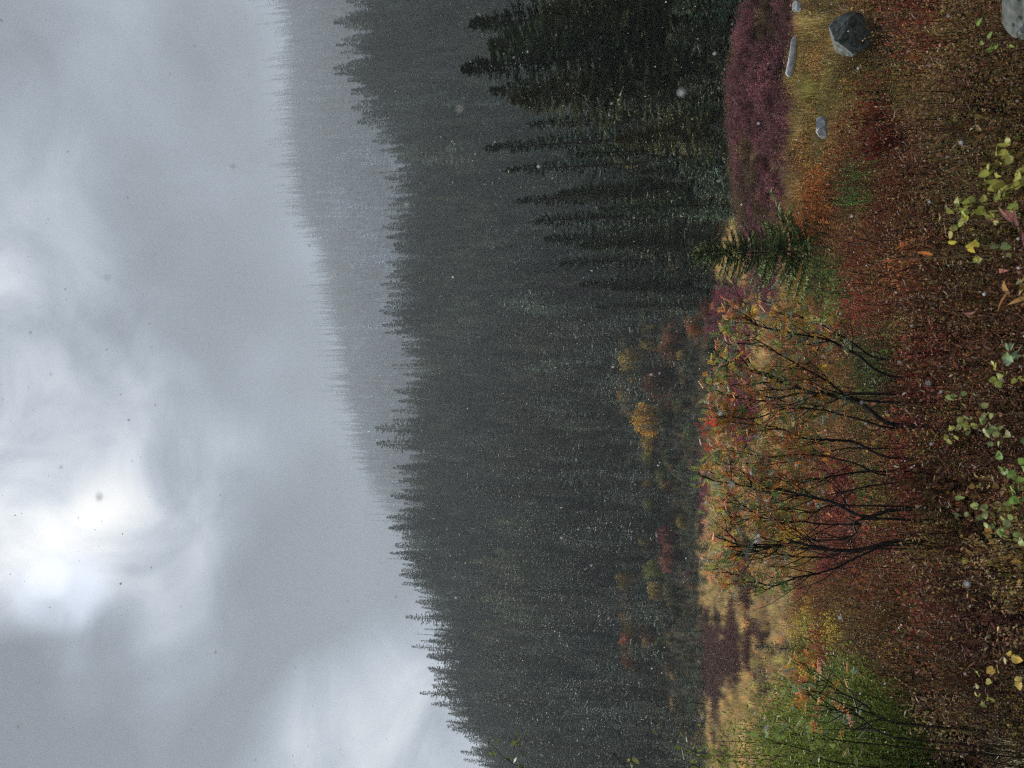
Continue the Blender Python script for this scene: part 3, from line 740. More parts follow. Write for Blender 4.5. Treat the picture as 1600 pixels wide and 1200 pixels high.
# colour of the undergrowth, as patches seen in the photograph laid out over the real ground
def mute(c, k=.22): return tuple(v * (1 - k) + b_ * k for v, b_ in zip(c, (.085, .055, .026)))
patches = [ # X, Y, rX, rY, colour, weight
 (1300, 90, 40, 100, (.17, .12, .035), .8), (1350, 60, 45, 90, (.11, .07, .025), .8), (1250, 120, 25, 90, (.24, .18, .055), .7), (1270, 200, 30, 60, (.17, .14, .05), .8),
 (1430, 50, 35, 35, (.17, .028, .018), .9), (1395, 130, 35, 35, (.09, .085, .022), .8), (1400, 200, 50, 40, (.13, .045, .02), .7), (1340, 240, 40, 40, (.14, .06, .02), .8),
 (1345, 185, 30, 30, (.16, .028, .018), .8), (1265, 290, 22, 35, (.34, .11, .03), .9), (1258, 365, 25, 30, (.34, .11, .03), .9), (1320, 300, 22, 30, (.06, .11, .025), .9), (1300, 330, 35, 30, (.13, .05, .022), .6),
 (1290, 420, 30, 25, (.06, .11, .025), .9), (1250, 420, 14, 40, (.30, .12, .03), .8), (1335, 400, 25, 35, (.18, .028, .018), .9), (1370, 300, 40, 50, (.12, .035, .018), .7), (1350, 470, 40, 40, (.19, .028, .02), .9),
 (1305, 470, 30, 35, (.07, .11, .025), .7), (1258, 470, 22, 30, (.24, .20, .04), .9), (1275, 490, 20, 20, (.32, .13, .06), .8),
 (1350, 560, 35, 45, (.035, .055, .018), .9), (1370, 630, 25, 50, (.035, .055, .018), .9), (1330, 610, 40, 40, (.08, .10, .03), .7), (1290, 590, 40, 50, (.22, .11, .035), .7), (1270, 650, 35, 35, (.24, .14, .04), .7),
 (1355, 760, 35, 55, (.06, .085, .02), .9), (1300, 740, 35, 50, (.20, .05, .035), .9), (1310, 810, 50, 50, (.19, .05, .034), .9), (1240, 830, 25, 60, (.36, .18, .035), .9), (1255, 880, 22, 35, (.36, .22, .04), .9), (1345, 890, 45, 50, (.13, .045, .022), .8),
 (1290, 885, 14, 14, (.26, .02, .04), .9), (1245, 940, 20, 40, (.20, .07, .035), .9), (1262, 975, 35, 30, (.34, .25, .045), .9), (1250, 1020, 25, 30, (.26, .24, .05), .9), (1300, 960, 40, 40, (.13, .07, .025), .7), (1275, 1030, 14, 14, (.26, .018, .025), .95),
 (1290, 1060, 35, 30, (.28, .09, .03), .7), (1320, 1100, 35, 50, (.15, .05, .03), .7), (1290, 1150, 40, 40, (.13, .08, .03), .6), (1380, 1080, 50, 60, (.10, .06, .03), .6), (1340, 1010, 40, 50, (.10, .06, .022), .7),
 (1450, 1100, 60, 80, (.10, .07, .04), .6), (1430, 650, 50, 100, (.11, .025, .018), .7), (1440, 500, 50, 60, (.10, .04, .02), .6), (1420, 850, 40, 70, (.10, .025, .018), .7),
 (1530, 980, 60, 80, (.05, .02, .016), .8), (1500, 700, 60, 60, (.05, .018, .014), .7), (1560, 600, 40, 40, (.06, .04, .022), .7), (1580, 760, 35, 45, (.08, .11, .035), .8), (1560, 1150, 40, 50, (.16, .14, .08), .7)]
def undercolor(P3):
    X, Y = proj(P3)
    n = len(P3)
    base = lerp3((.175, .090, .034), (.098, .048, .024), np.clip((X - 1330) / 120, 0, 1))
    hn = fbm(P3[:, 0], P3[:, 1], 1.3, 70)[:, None]
    base = base * (1 - np.clip((hn - .48) * 4, 0, 1)) + np.array([.125, .095, .032])[None] * np.clip((hn - .48) * 4, 0, 1)
    rn = fbm(P3[:, 0], P3[:, 1], .9, 90)[:, None] - np.clip((X - 1380) / 900, 0, .2)[:, None]
    base = base * (1 - np.clip((rn - .55) * 5, 0, 1)) + np.array([.11, .032, .018])[None] * np.clip((rn - .55) * 5, 0, 1)
    for px, py, sx, sy, c, wt in patches:
        k = wt * np.exp(-(((X - px) / sx) ** 2 + ((Y - py) / sy) ** 2) ** 1.5)
        pick = (rng.uniform(size=n) < k * 1.15)[:, None]
        base = np.where(pick, np.array(mute(c))[None], base)
    return base, X, Y

# individually placed coloured shrubs: one group for each patch
def shrubs(X, Y, sx, sy, n, pr, color, label, name='shrub', cat='shrub', s=1.0, above=.45, jt=.12):
    grp = label if n > 1 else None
    for k in range(n):
        gx, gy, r_ = hit(X + rng.uniform(-sx, sx), Y + rng.uniform(-sy, sy), above)
        put_bush(pr[k % len(pr)], gx, gy, s * rng.uniform(.75, 1.1), jit(mute(color, random.uniform(.1, .35)), .2), label, name=name, cat=cat, group=grp)
shrubs(1430, 50, 22, 28, 4, FINE, (.19, .028, .018), 'deep red leaved dwarf shrub near the top right of the photo', s=1.0)
shrubs(1265, 290, 14, 28, 5, DOME, (.36, .11, .03), 'orange shrub at the foot of the heather mound', s=1.1)
shrubs(1262, 368, 12, 22, 4, DOME, (.38, .11, .028), 'bright orange shrub directly below the fir sapling', s=1.1)
shrubs(1318, 302, 12, 20, 3, BROAD, (.055, .11, .022), 'fresh green shrub below the orange ones', s=.9)
shrubs(1288, 420, 14, 20, 4, BROAD, (.055, .11, .022), 'green shrub under the fir sapling among red leaves', s=1.0)
shrubs(1338, 400, 16, 26, 5, FINE, (.22, .026, .016), 'crimson leaved dwarf shrub below the fir sapling', s=.95)
shrubs(1350, 475, 22, 26, 5, FINE, (.20, .026, .02), 'wine red dwarf shrub right of the bare ash stems', s=.9)
shrubs(1258, 470, 12, 20, 4, DOME, (.26, .21, .04), 'pale yellow shrub beside the ash foliage', s=1.1)
shrubs(1278, 492, 12, 16, 2, BROAD, (.34, .12, .06), 'salmon leaved shrub beside the ash foliage', s=1.0)
shrubs(1350, 560, 22, 34, 4, DOME, (.030, .055, .016), 'dark green bush in the shade under the ash stems', s=1.1)
shrubs(1368, 635, 14, 30, 3, DOME, (.035, .055, .016), 'dark olive bush around the base of the ash stems', s=1.0)
shrubs(1355, 765, 20, 36, 5, BROAD, (.06, .09, .02), 'green bush between the two ash shrubs', s=1.0)
shrubs(1310, 810, 36, 34, 9, FINE, (.19, .048, .034), 'rose red dwarf shrub glowing behind the black ash stems', s=1.1)
shrubs(1300, 735, 26, 34, 6, FINE, (.22, .05, .03), 'brick red dwarf shrub behind the middle ash stems', s=1.1)
shrubs(1238, 835, 16, 40, 7, DOME, (.38, .18, .03), 'amber shrub behind the ash foliage', s=1.2)
shrubs(1255, 882, 12, 22, 3, DOME, (.38, .24, .04), 'bright yellow shrub left of the ash foliage', s=1.2)
shrubs(1290, 884, 6, 8, 2, FINE, (.30, .018, .04), 'magenta dwarf shrub beside the leftmost ash stem', s=1.0)
shrubs(1245, 942, 12, 26, 4, DOME, (.22, .07, .03), 'rusty shrub at the near edge of the tan meadow', s=1.2)
shrubs(1262, 975, 20, 22, 5, DOME, (.36, .27, .045), 'yellow shrub in front of the dark young fir', s=1.2)
shrubs(1250, 1022, 16, 22, 4, DOME, (.24, .24, .05), 'yellow green shrub left of the big green willow', s=1.1)
shrubs(1276, 1030, 7, 9, 3, FINE, (.30, .015, .025), 'small crimson shrub among the yellow ones', s=1.0)
shrubs(1290, 1062, 22, 24, 5, BROAD, (.30, .10, .035), 'orange red shrub under the green willow', s=1.0)
shrubs(1560, 770, 25, 45, 5, BROAD, (.11, .14, .04), 'yellow green broad leaved bush at the right edge of the photo', s=.6, above=.4)
shrubs(1595, 880, 5, 30, 2, BROAD, (.10, .13, .045), 'grey green bush at the right edge of the photo below the currant', s=.6, above=.4)

for k, (X, Y) in enumerate([(1262, 30), (1255, 120)]):
    gx, gy, r_ = hit(X, Y, .3); e = empty('grass_tussock', (gx, gy, gz(gx, gy)), 0, 1.4)
    link('blades', GRASS[k], e, (.34, .26, .09)); tag(e, ['straw coloured grass tussock near the grey boulder', 'yellow grass tussock below the pale slab'][k], 'grass')
gx, gy, _ = hit(1570, 1165, .15); e = empty('grass_tussock', (gx, gy, gz(gx, gy)), 0, .75)
link('blades', GRASS[1], e, (.32, .32, .20)); tag(e, 'grey bleached grass tussock in the lower right corner', 'grass')
# heather individuals serve as the visible examples of the mound cover
for k, (X, Y) in enumerate([(1200, 260), (1195, 160)]):
    gx, gy, _ = hit(X, Y, .1)
    put_bush(HEATH[k], gx, gy, 1.5, (.15, .03, .045), 'crimson heather cushion on the mound', name='heather_cushion', group='heather cushions on the mound')

# thicket: everything in between, uncountable
def grid(r0, r1, a0, a1, sp):
    n = int((r1 ** 2 - r0 ** 2) / 2 * (a1 - a0) / sp ** 2)
    r = np.sqrt(rng.uniform(r0 ** 2, r1 ** 2, n)); a = rng.uniform(a0, a1, n)
    return r * np.sin(a), r * np.cos(a), r, a
def src(pr, lm, sm): return [(find_source(pr[0]), lm), (find_source(pr[1]), sm)]
for p in FINE + LANCE + DOME + BROAD:
    try: find_source(p[0])
    except StopIteration:
        gx, gy, _ = hit(1500 - 40 * rng.uniform(), rng.uniform(200, 1100), .35)
        put_bush(p, gx, gy, .9, (.08, .03, .02), 'withered brown willowherb clump in the near undergrowth', name='herb_clump', cat='plant', group='withered herb clumps in the near undergrowth')
x, y, r, a = grid(1.7, 26, math.radians(-38), math.radians(38), .36)
xn, yn, rn_, an_ = grid(1.8, 5.5, math.radians(-38), math.radians(38), .34)
x = np.concatenate([x, xn]); y = np.concatenate([y, yn]); r = np.concatenate([r, rn_])
far_keep = rng.uniform(size=len(x)) < np.interp(r, [0, 4, 10, 26], [1.0, 1.0, .8, .62])
x, y, r = x[far_keep], y[far_keep], r[far_keep]
z = ground(x, y)
sc_ = np.interp(r, [1.7, 4, 10, 26], [.62, .8, 1.05, 1.3]) * np.clip(rng.normal(1, .2, len(x)), .55, 1.5)
ccol, pX, pY = undercolor(np.column_stack([x, y, z + .45 * sc_]))
grassy = (pY < 235) & (pX > 1225) & (pX < 1305)
grassy |= (pX < 1235) & (rng.uniform(size=len(x)) < .75)
kk = np.where(r < 5.5, rng.choice([0, 1, 2, 3, 4, 5, 8], len(x), p=[.24, .22, .20, .1, .1, .08, .06]), rng.choice([0, 1, 2, 3, 6, 7, 8], len(x), p=[.25, .23, .15, .07, .13, .09, .08]))
pick_g = rng.uniform(size=len(x)) < np.where(grassy, .85, np.interp(r, [2, 8], [.01, .04]))
kk = np.where(pick_g, 10 + rng.integers(0, 2, len(x)), kk)
gc = np.array([.20, .155, .055])[None] * np.clip(rng.normal(1, .25, (len(x), 1)), .5, 1.6)
ccol = np.where(pick_g[:, None], gc, ccol)
ccol = ccol * np.clip(rng.normal(1, .28, (len(x), 1)), .35, 2) * rng.normal(1, .08, (len(x), 3))
kk = np.where(kk >= 10, kk, kk)
SRC = [src(p, M_leaf_i, M_stem) for p in FINE] + [src(p, M_leaf_i, M_brown) for p in LANCE] + [src(p, M_leaf_i, M_stem) for p in DOME] + [src(p, M_leaf_i, M_stem) for p in BROAD] + \
      [[(find_source(q), M_grass_i)] for q in GRASS]
free = np.ones(len(x), bool)
for (bx, by, bR) in []: pass
P3 = np.column_stack([x, y, z])
# nothing grows where the photographer stands or on the boulders
BOULD = []
def boulder(X, Y, r, size, mat, label, name='boulder', cat='rock', sink=.3, seed=0, cuts=7, group=None):
    P = at(X, Y, r)
    rs = np.random.default_rng(seed)
    import bmesh
    bm = bmesh.new(); bmesh.ops.create_icosphere(bm, subdivisions=4, radius=1.0)
    pl = [(unit(rs.normal(size=3) + np.array([0, 0, .3])), rs.uniform(.55, .85)) for _ in range(cuts)]
    for v in bm.verts:
        p = np.array(v.co)
        for nrm_, d_ in pl:
            q = p @ nrm_
            if q > d_: p = p - nrm_ * (q - d_)
        nz = float(fbm(p[0] * 3 + p[2], p[1] * 3 + p[2] * .7, .6, seed)) - .5
        p = p * (1 + .08 * nz)
        v.co = Vector(tuple(p * np.array(size)))
    me = bpy.data.meshes.new(name); bm.to_mesh(me); bm.free(); me.materials.append(mat)
    o = bpy.data.objects.new(name, me); col.objects.link(o)
    o.location = (P[0], P[1], P[2] - size[2] * (1 - sink)); o.rotation_euler = (0, 0, rs.uniform(0, 6))
    tag(o, label, cat, group); BOULD.append((P[0], P[1], max(size[:2]))); return o
def grounded(X, Y, above): gx, gy, r_ = hit(X, Y, above); return r_
boulder(1286, 62, 13.2, (.36, .32, .36), M_rock, 'angular dark grey boulder with a pale edge among straw grass', seed=4, sink=.0, cuts=12)
boulder(1585, 2, 2.9, (.12, .11, .10), M_rock, 'pale grey rock in the top right corner behind dark blades', seed=9)
boulder(1240, 10, 21, (.16, .12, .12), M_pale, 'small white stone in the yellow grass near the top edge', name='stone', cat='stone', seed=12)
boulder(1158, 143, 33, (.16, .3, .22), M_pale, 'white stone on the skyline of the heather mound', name='stone', cat='stone', seed=13, sink=.4)
boulder(1170, 256, 31.5, (.2, .22, .18), M_pale, 'pale stone lying on the heather mound slope', name='stone', cat='stone', seed=14, sink=.4)
boulder(1276, 192, 14, (.14, .1, .1), M_pale, 'pale stone in the grass, upper of two side by side', name='stone', cat='stone', seed=15)
boulder(1276, 206, 14, (.13, .12, .11), M_pale, 'pale stone in the grass, lower of two side by side', name='stone', cat='stone', seed=16)
boulder(1181, 838, 33, (.22, .34, .18), M_pale, 'bluish white rock on the tan meadow behind the ash stems', name='stone', cat='stone', seed=17, sink=.2)
boulder(1172, 742, 36, (.2, .25, .16), M_pale, 'pale rock on the meadow seen through the ash leaves', name='stone', cat='stone', seed=18, sink=.2)
# bleached slab / log
P = at(1239, 88, 22.5)
mb = MB(); tube(mb, [(-.5, 0, .0), (-.42, .01, .02), (0, .03, .0), (.4, .0, .03), (.48, 0, .02)], [.06, .12, .11, .08, .03], 7)
o = mb.build('bleached_log', M_pale); o.location = tuple(P); o.rotation_euler = (0, .08, -.45); tag(o, 'pale bleached log lying at the edge of the grass below the heather', 'log')

free &= np.hypot(x, y) > 1.75
for bx, by, bR in BOULD:
    dd_ = np.hypot(x - bx, y - by); aa = np.abs(np.arctan2(x, y) - math.atan2(bx, by)) * np.hypot(bx, by)
    rb_ = math.hypot(bx, by)
    free &= ~((dd_ < bR * .95) | ((aa < bR * .7) & (np.hypot(x, y) < rb_) & (np.hypot(x, y) > rb_ * .9 - .3)))
n_ = int(free.sum()); s_ = sc_[free]
scatter('thicket', P3[free], np.column_stack([rng.normal(0, .12, n_), rng.normal(0, .12, n_), rng.uniform(0, 6.28, n_)]), np.column_stack([s_, s_, s_ * rng.uniform(.8, 1.15, n_)]),
        ccol[free], kk[free], SRC, 'tangled brown and rust undergrowth of withered herbs and dwarf shrubs in the foreground')

# meadow grass and its maroon patches, and the heather
x, y, r, a = grid(23, 96, math.radians(-34), math.radians(34), .62)
P3 = np.column_stack([x, y, ground(x, y)])
pX, pY = proj(P3)
Pm = at(1190, 215, 33.0); Pm2 = at(1195, 20, 32.0)
on_mound = (((x - Pm[0]) / 7.2) ** 2 + ((y - Pm[1]) / 7.5) ** 2 < 1) | (((x - Pm2[0]) / 5) ** 2 + ((y - Pm2[1]) / 5) ** 2 < 1)
crim = (((pY - 510) / 75) ** 2 + ((pX - 1150) / 38) ** 2 < 1) | (((pY - 760) / 55) ** 2 + ((pX - 1105) / 7) ** 2 < 1) | (((pY - 640) / 60) ** 2 + ((pX - 1165) / 30) ** 2 < 1)
maro = (.5 * fbm(x, y, 7, 33) + .5 * fbm(x, y, 2.4, 34) + .35 * np.exp(-(((pY - 1030) / 70) ** 2 + ((pX - 1130) / 40) ** 2)) > .60)
kd = np.where(maro | on_mound | crim, 2 + rng.integers(0, 2, len(x)), rng.integers(0, 2, len(x)))
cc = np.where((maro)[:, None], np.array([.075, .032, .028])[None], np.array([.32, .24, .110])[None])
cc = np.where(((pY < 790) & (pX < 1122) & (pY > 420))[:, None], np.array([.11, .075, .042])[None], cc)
cc = np.where(crim[:, None], np.array([.17, .035, .055])[None], cc)
dull = (fbm(x, y, 2.2, 80) > .56)
cc = np.where(on_mound[:, None], np.where(dull[:, None], np.array([.13, .07, .045])[None], np.array([.13, .05, .058])[None]), cc)
cc = cc * np.clip(rng.normal(1, .22, (len(x), 1)), .4, 1.7) * rng.normal(1, .06, (len(x), 3)) * (.7 + .6 * fbm(x, y, 5, 100))[:, None]
ss = np.where(kd < 2, 1.2, 2.0) * np.interp(r, [23, 96], [.9, 1.5]) * rng.uniform(.7, 1.3, len(x))
MS = [[(find_source(q), M_grass_i)] for q in GRASS] + [src(p, M_leaf_i, M_stem) for p in HEATH]
ok = ~on_mound
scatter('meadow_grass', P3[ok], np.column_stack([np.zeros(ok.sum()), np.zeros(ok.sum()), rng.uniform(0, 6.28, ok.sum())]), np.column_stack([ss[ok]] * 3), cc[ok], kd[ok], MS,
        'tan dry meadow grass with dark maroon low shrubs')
n_ = 9000
x = Pm[0] + rng.uniform(-12, 12, n_); y = Pm[1] + rng.uniform(-9, 8, n_)
ok = (((x - Pm[0]) / 7.2) ** 2 + ((y - Pm[1]) / 7.5) ** 2 < 1) | (((x - Pm2[0]) / 5) ** 2 + ((y - Pm2[1]) / 5) ** 2 < 1)
x, y = x[ok], y[ok]; n_ = len(x)
dull = fbm(x, y, 2.6, 80) - .35 * np.exp(-((ground(x, y) + 2.3) / .5) ** 2) > .40
cc = np.where(dull[:, None], np.array([.10, .062, .032])[None], np.array([.145, .055, .064])[None]) * np.clip(rng.lognormal(0, .38, (n_, 1)), .3, 2.4) * (.55 + .9 * fbm(x, y, 1.1, 81))[:, None]
scatter('heather', np.column_stack([x, y, ground(x, y)]), np.column_stack([np.zeros(n_), np.zeros(n_), rng.uniform(0, 6.28, n_)]), np.column_stack([np.clip(rng.lognormal(0, .35, n_), .5, 2.6)] * 3), cc, rng.integers(2, 4, n_), MS,
        'low crimson heather covering the mound at the right')

# ------------------------------------------------------------------ mountain ash shrubs
def pinnate(pairs=5, L=.15):
    mb = MB()
    s = np.linspace(0, 1, 6)
    ax = np.column_stack([s * L, np.zeros(6), -.25 * L * s ** 2])
    tube(mb, ax, np.linspace(.0016, .0008, 6), 3, (.8, .5, .4))
    P = []; D_ = []
    for k in range(pairs):
        t_ = .28 + .62 * k / (pairs - 1) if pairs > 1 else .6
        p = np.array([t_ * L, 0, -.25 * L * t_ ** 2])
        for sg in (-1, 1):
            P.append(p); D_.append((.55, sg * .85, -.25 + rng.normal(0, .12)))
    P.append(ax[-1]); D_.append((1, 0, -.4))
    n = len(P); Ll = L * .36 * rng.uniform(.85, 1.1, n)
    leaves(mb, P, D_, np.tile([0, 0, 1.0], (n, 1)) + rng.normal(0, .15, (n, 3)), Ll, Ll * .34, tints(n, .12, .05), fold=.3, curl=.2, shape='lance')
    return mb.mesh('leaf', M_leaf)
PIN = [pinnate(5), pinnate(6, .16), pinnate(4, .13), pinnate(5, .14)]
ASHC = [((.38, .14, .035), .12), ((.40, .17, .10), .16), ((.34, .22, .04), .16), ((.17, .20, .06), .20), ((.09, .14, .04), .14), ((.13, .18, .13), .14), ((.22, .05, .03), .03), ((.20, .12, .06), .06)]
def ash_color(bias=None):
    if bias and random.random() < bias[1]: return jit(bias[0], .15)
    q = random.random() * sum(w_ for _, w_ in ASHC)
    for c, w_ in ASHC:
        q -= w_
        if q <= 0: return jit(c, .18)
    return ASHC[0][0]
def smooth_path(P, m=5):
    P = np.asarray(P, float); n = len(P)
    out_ = []
    for i in range(n - 1):
        p0 = P[max(i - 1, 0)]; p1 = P[i]; p2 = P[i + 1]; p3 = P[min(i + 2, n - 1)]
        for t in np.arange(m) / m:
            out_.append(.5 * ((2 * p1) + (-p0 + p2) * t + (2 * p0 - 5 * p1 + 4 * p2 - p3) * t ** 2 + (-p0 + 3 * p1 - 3 * p2 + p3) * t ** 3))
    out_.append(P[-1])
    return np.array(out_)
def ash(name_label, r, stems, nleaf, zone, tipcolor=None):
    """stems: list of (radius, [(X, Y, dr)...]) main limbs traced in the photo, set at their own depth"""
    bx = [at(*st[1][0][:2], r) for st in stems]
    base = np.mean(bx, 0); e = empty('mountain_ash', (base[0], base[1], gz(base[0], base[1])))
    O = np.array(e.location)
    leafpos = []
    def twig(p0, d0, L_, rad, depth):
        n = 7; pts = [p0]; d = unit(d0); e_ = proj((p0 + d * L_)[None]); L_ = L_ * (.35 if e_[0][0] < zone[0] + 12 else 1)
        for i in range(n):
            d = unit(d + rng.normal(0, .13, 3) + np.array([0, 0, .09])); pts.append(pts[-1] + d * L_ / n)
        pts = np.array(pts)
        bm_ = MB(); tube(bm_, pts - O, np.linspace(rad, rad * .4, n + 1), 4)
        twigs.append(bm_)
        if depth > 0:
            for q in range(rng.integers(2, 4)):
                i = rng.integers(2, n); twig(pts[i], unit(d + rng.normal(0, .55, 3)), L_ * rng.uniform(.4, .7), rad * .55, depth - 1)
        for i in range(3, n + 1):
            leafpos.append((pts[i], unit(pts[i] - pts[i - 1])))
    for rad, pts in stems:
        P = [at(X, Y, r + dr) for X, Y, dr in pts]
        b0 = P[0].copy(); g0 = gz(b0[0], b0[1])
        if b0[2] > g0: P = [np.array([b0[0] * .98 + O[0] * .02, b0[1], g0 - .05])] + P
        S = smooth_path(P)
        S = S + np.cumsum(rng.normal(0, .004, S.shape), 0)
        mb = MB(); tube(mb, S - O, np.linspace(rad, rad * .3, len(S)), 6)
        mb.build('stem', M_ash, e, smooth=True)
        twigs = []
        nt_ = max(6, int(len(S) * .55))
        for i in np.linspace(len(S) * .30, len(S) - 1, nt_).astype(int):
            d = unit(S[min(i + 1, len(S) - 1)] - S[i - 1])
            twig(S[i], unit(d + rng.normal(0, .5, 3)), rng.uniform(.22, .5), rad * .3 + .0015, 1)
        if twigs:
            tm = MB(); tm.V = sum((b_.V for b_ in twigs), []); tm.T = sum((b_.T for b_ in twigs), []); off = 0; tm.F = []
            for b_ in twigs:
                tm.F += [f + off for f in b_.F]; off += b_.n
            tm.n = off; tm.build('twigs', M_ash, e)
    # keep leaves inside the leafy part of the crown seen in the photo
    PP = np.array([p for p, _ in leafpos]); X, Y = proj(PP)
    ok = [i for i in range(len(PP)) if zone[0] < X[i] < zone[1] and zone[2] < Y[i] < zone[3]]
    random.shuffle(ok); more = [i for i in ok[nleaf:] + ok + ok + ok][:int(nleaf * 2.6)]; ok = ok[:nleaf]
    fm = MB(); npair = 5
    for i in more:
        p, d = leafpos[i]; d = unit(d * .6 + rng.normal(0, .6, 3) + np.array([0, 0, -.15])); p = p - O + rng.normal(0, .05, 3)
        up_ = unit(np.array([0, 0, 1.0]) + rng.normal(0, .45, 3)); yv = unit(np.cross(up_, d)); zv = np.cross(d, yv); Lf = rng.uniform(.06, .12)
        t_ = np.repeat(np.linspace(.3, .95, npair), 2); sg = np.tile([-1, 1], npair)
        leaves(fm, p + d * (t_ * Lf)[:, None], d * .5 + yv * (sg * .85)[:, None] - zv * .2, np.tile(zv, (10, 1)), Lf * .36, Lf * .13, np.array(ash_color(tipcolor(X[i], Y[i]) if tipcolor else None)), shape='dia')
    if more: fm.build('foliage', M_leaf, e)['kind'] = 'stuff'
    for k, i in enumerate(ok):
        p, d = leafpos[i]
        me = PIN[k % 4]
        d = unit(d * .6 + rng.normal(0, .6, 3) + np.array([0, 0, -.15]))
        o = link('leaf', me, e, ash_color(tipcolor(X[i], Y[i]) if tipcolor else None))
        up_ = unit(np.array([0, 0, 1.0]) + rng.normal(0, .45, 3)); yv = unit(np.cross(up_, d)); zv = np.cross(d, yv)
        s_ = rng.uniform(.5, .95)
        o.matrix_basis = Matrix(((d[0] * s_, yv[0] * s_, zv[0] * s_, p[0] - O[0]), (d[1] * s_, yv[1] * s_, zv[1] * s_, p[1] - O[1]), (d[2] * s_, yv[2] * s_, zv[2] * s_, p[2] - O[2]), (0, 0, 0, 1)))
    tag(e, name_label, 'shrub')
    return e
def redtop(X, Y):
    if X < 1124 and 640 < Y < 688: return ((.32, .035, .025), .6)
    return None
ash('right hand mountain ash shrub with leaning grey stems and salmon, orange and green leaves', 7.2, [
    (.022, [(1398, 662, 0), (1345, 628, 0), (1302, 616, .05), (1262, 610, .1), (1210, 592, .1), (1160, 575, .1), (1125, 560, .15)]),
    (.017, [(1392, 590, .1), (1335, 556, .1), (1290, 536, .0), (1240, 530, -.1), (1195, 520, -.15), (1165, 505, -.2)]),
    (.012, [(1380, 560, .3), (1320, 525, .3), (1270, 498, .3), (1238, 492, .3)]),
    (.013, [(1345, 628, 0), (1290, 600, -.1), (1240, 572, -.15), (1192, 545, -.2), (1165, 530, -.2)]),
    (.014, [(1290, 616, .05), (1240, 616, .2), (1205, 625, .25), (1165, 622, .3), (1120, 612, .3)]),
    (.012, [(1390, 668, .2), (1340, 655, .2), (1280, 640, .3), (1225, 640, .3), (1180, 655, .3), (1140, 650, .3), (1112, 640, .3)])],
    290, (1108, 1330, 455, 720), redtop)
ash('middle mountain ash shrub, thin dark upright stems under yellow and green leaves', 7.6, [
    (.013, [(1392, 715, 0), (1330, 690, 0), (1270, 688, 0), (1225, 672, .1), (1170, 668, .1), (1122, 664, .1)]),
    (.013, [(1380, 735, .1), (1310, 742, .1), (1262, 750, .1), (1215, 748, .1), (1165, 742, .1), (1110, 735, .1)]),
    (.011, [(1385, 745, .2), (1320, 720, .2), (1262, 712, .2), (1200, 715, .2), (1140, 705, .2)]),
    (.010, [(1385, 755, -.1), (1320, 765, -.1), (1260, 775, 0), (1200, 770, .1), (1150, 775, .1)]),
    (.009, [(1370, 700, .4), (1300, 700, .4), (1230, 715, .4), (1160, 720, .4)])],
    260, (1100, 1290, 630, 830), redtop)
ash('left hand mountain ash shrub with bare forked black stems before the rose red shrubs', 7.0, [
    (.018, [(1402, 796, 0), (1352, 808, 0), (1305, 785, 0), (1262, 775, .05), (1232, 768, .1), (1180, 762, .1), (1130, 752, .1), (1108, 748, .1)]),
    (.012, [(1352, 812, 0), (1340, 822, 0), (1285, 822, 0), (1225, 819, 0), (1180, 812, 0), (1135, 822, 0)]),
    (.011, [(1350, 812, 0), (1335, 836, .1), (1300, 846, .1), (1262, 850, .1), (1230, 838, .1)]),
    (.020, [(1402, 846, -.1), (1340, 856, -.1), (1290, 854, -.1), (1240, 842, -.1), (1212, 850, -.1), (1172, 848, -.1), (1122, 836, -.1)]),
    (.013, [(1392, 850, .1), (1345, 866, .1), (1300, 888, .1), (1245, 902, .1), (1205, 912, .1), (1160, 897, .1), (1120, 888, .1)]),
    (.009, [(1340, 856, 0), (1300, 868, 0), (1250, 868, 0), (1200, 862, 0), (1150, 868, 0)]),
    (.009, [(1310, 790, 0), (1270, 800, 0), (1230, 795, 0), (1185, 800, 0), (1140, 790, 0)])],
    190, (1100, 1235, 735, 930), redtop)
ash('small leaning mountain ash with salmon leaves below the green willow', 5.6, [
    (.009, [(1400, 1130, 0), (1350, 1100, 0), (1300, 1075, 0), (1262, 1050, 0)]),
    (.008, [(1400, 1150, 0), (1340, 1120, 0), (1290, 1110, 0), (1262, 1090, 0)])], 20, (1240, 1350, 1030, 1180))
twf = [[(1390, 1190, 0), (1340, 1160, 0), (1300, 1140, 0), (1260, 1120, 0)]]

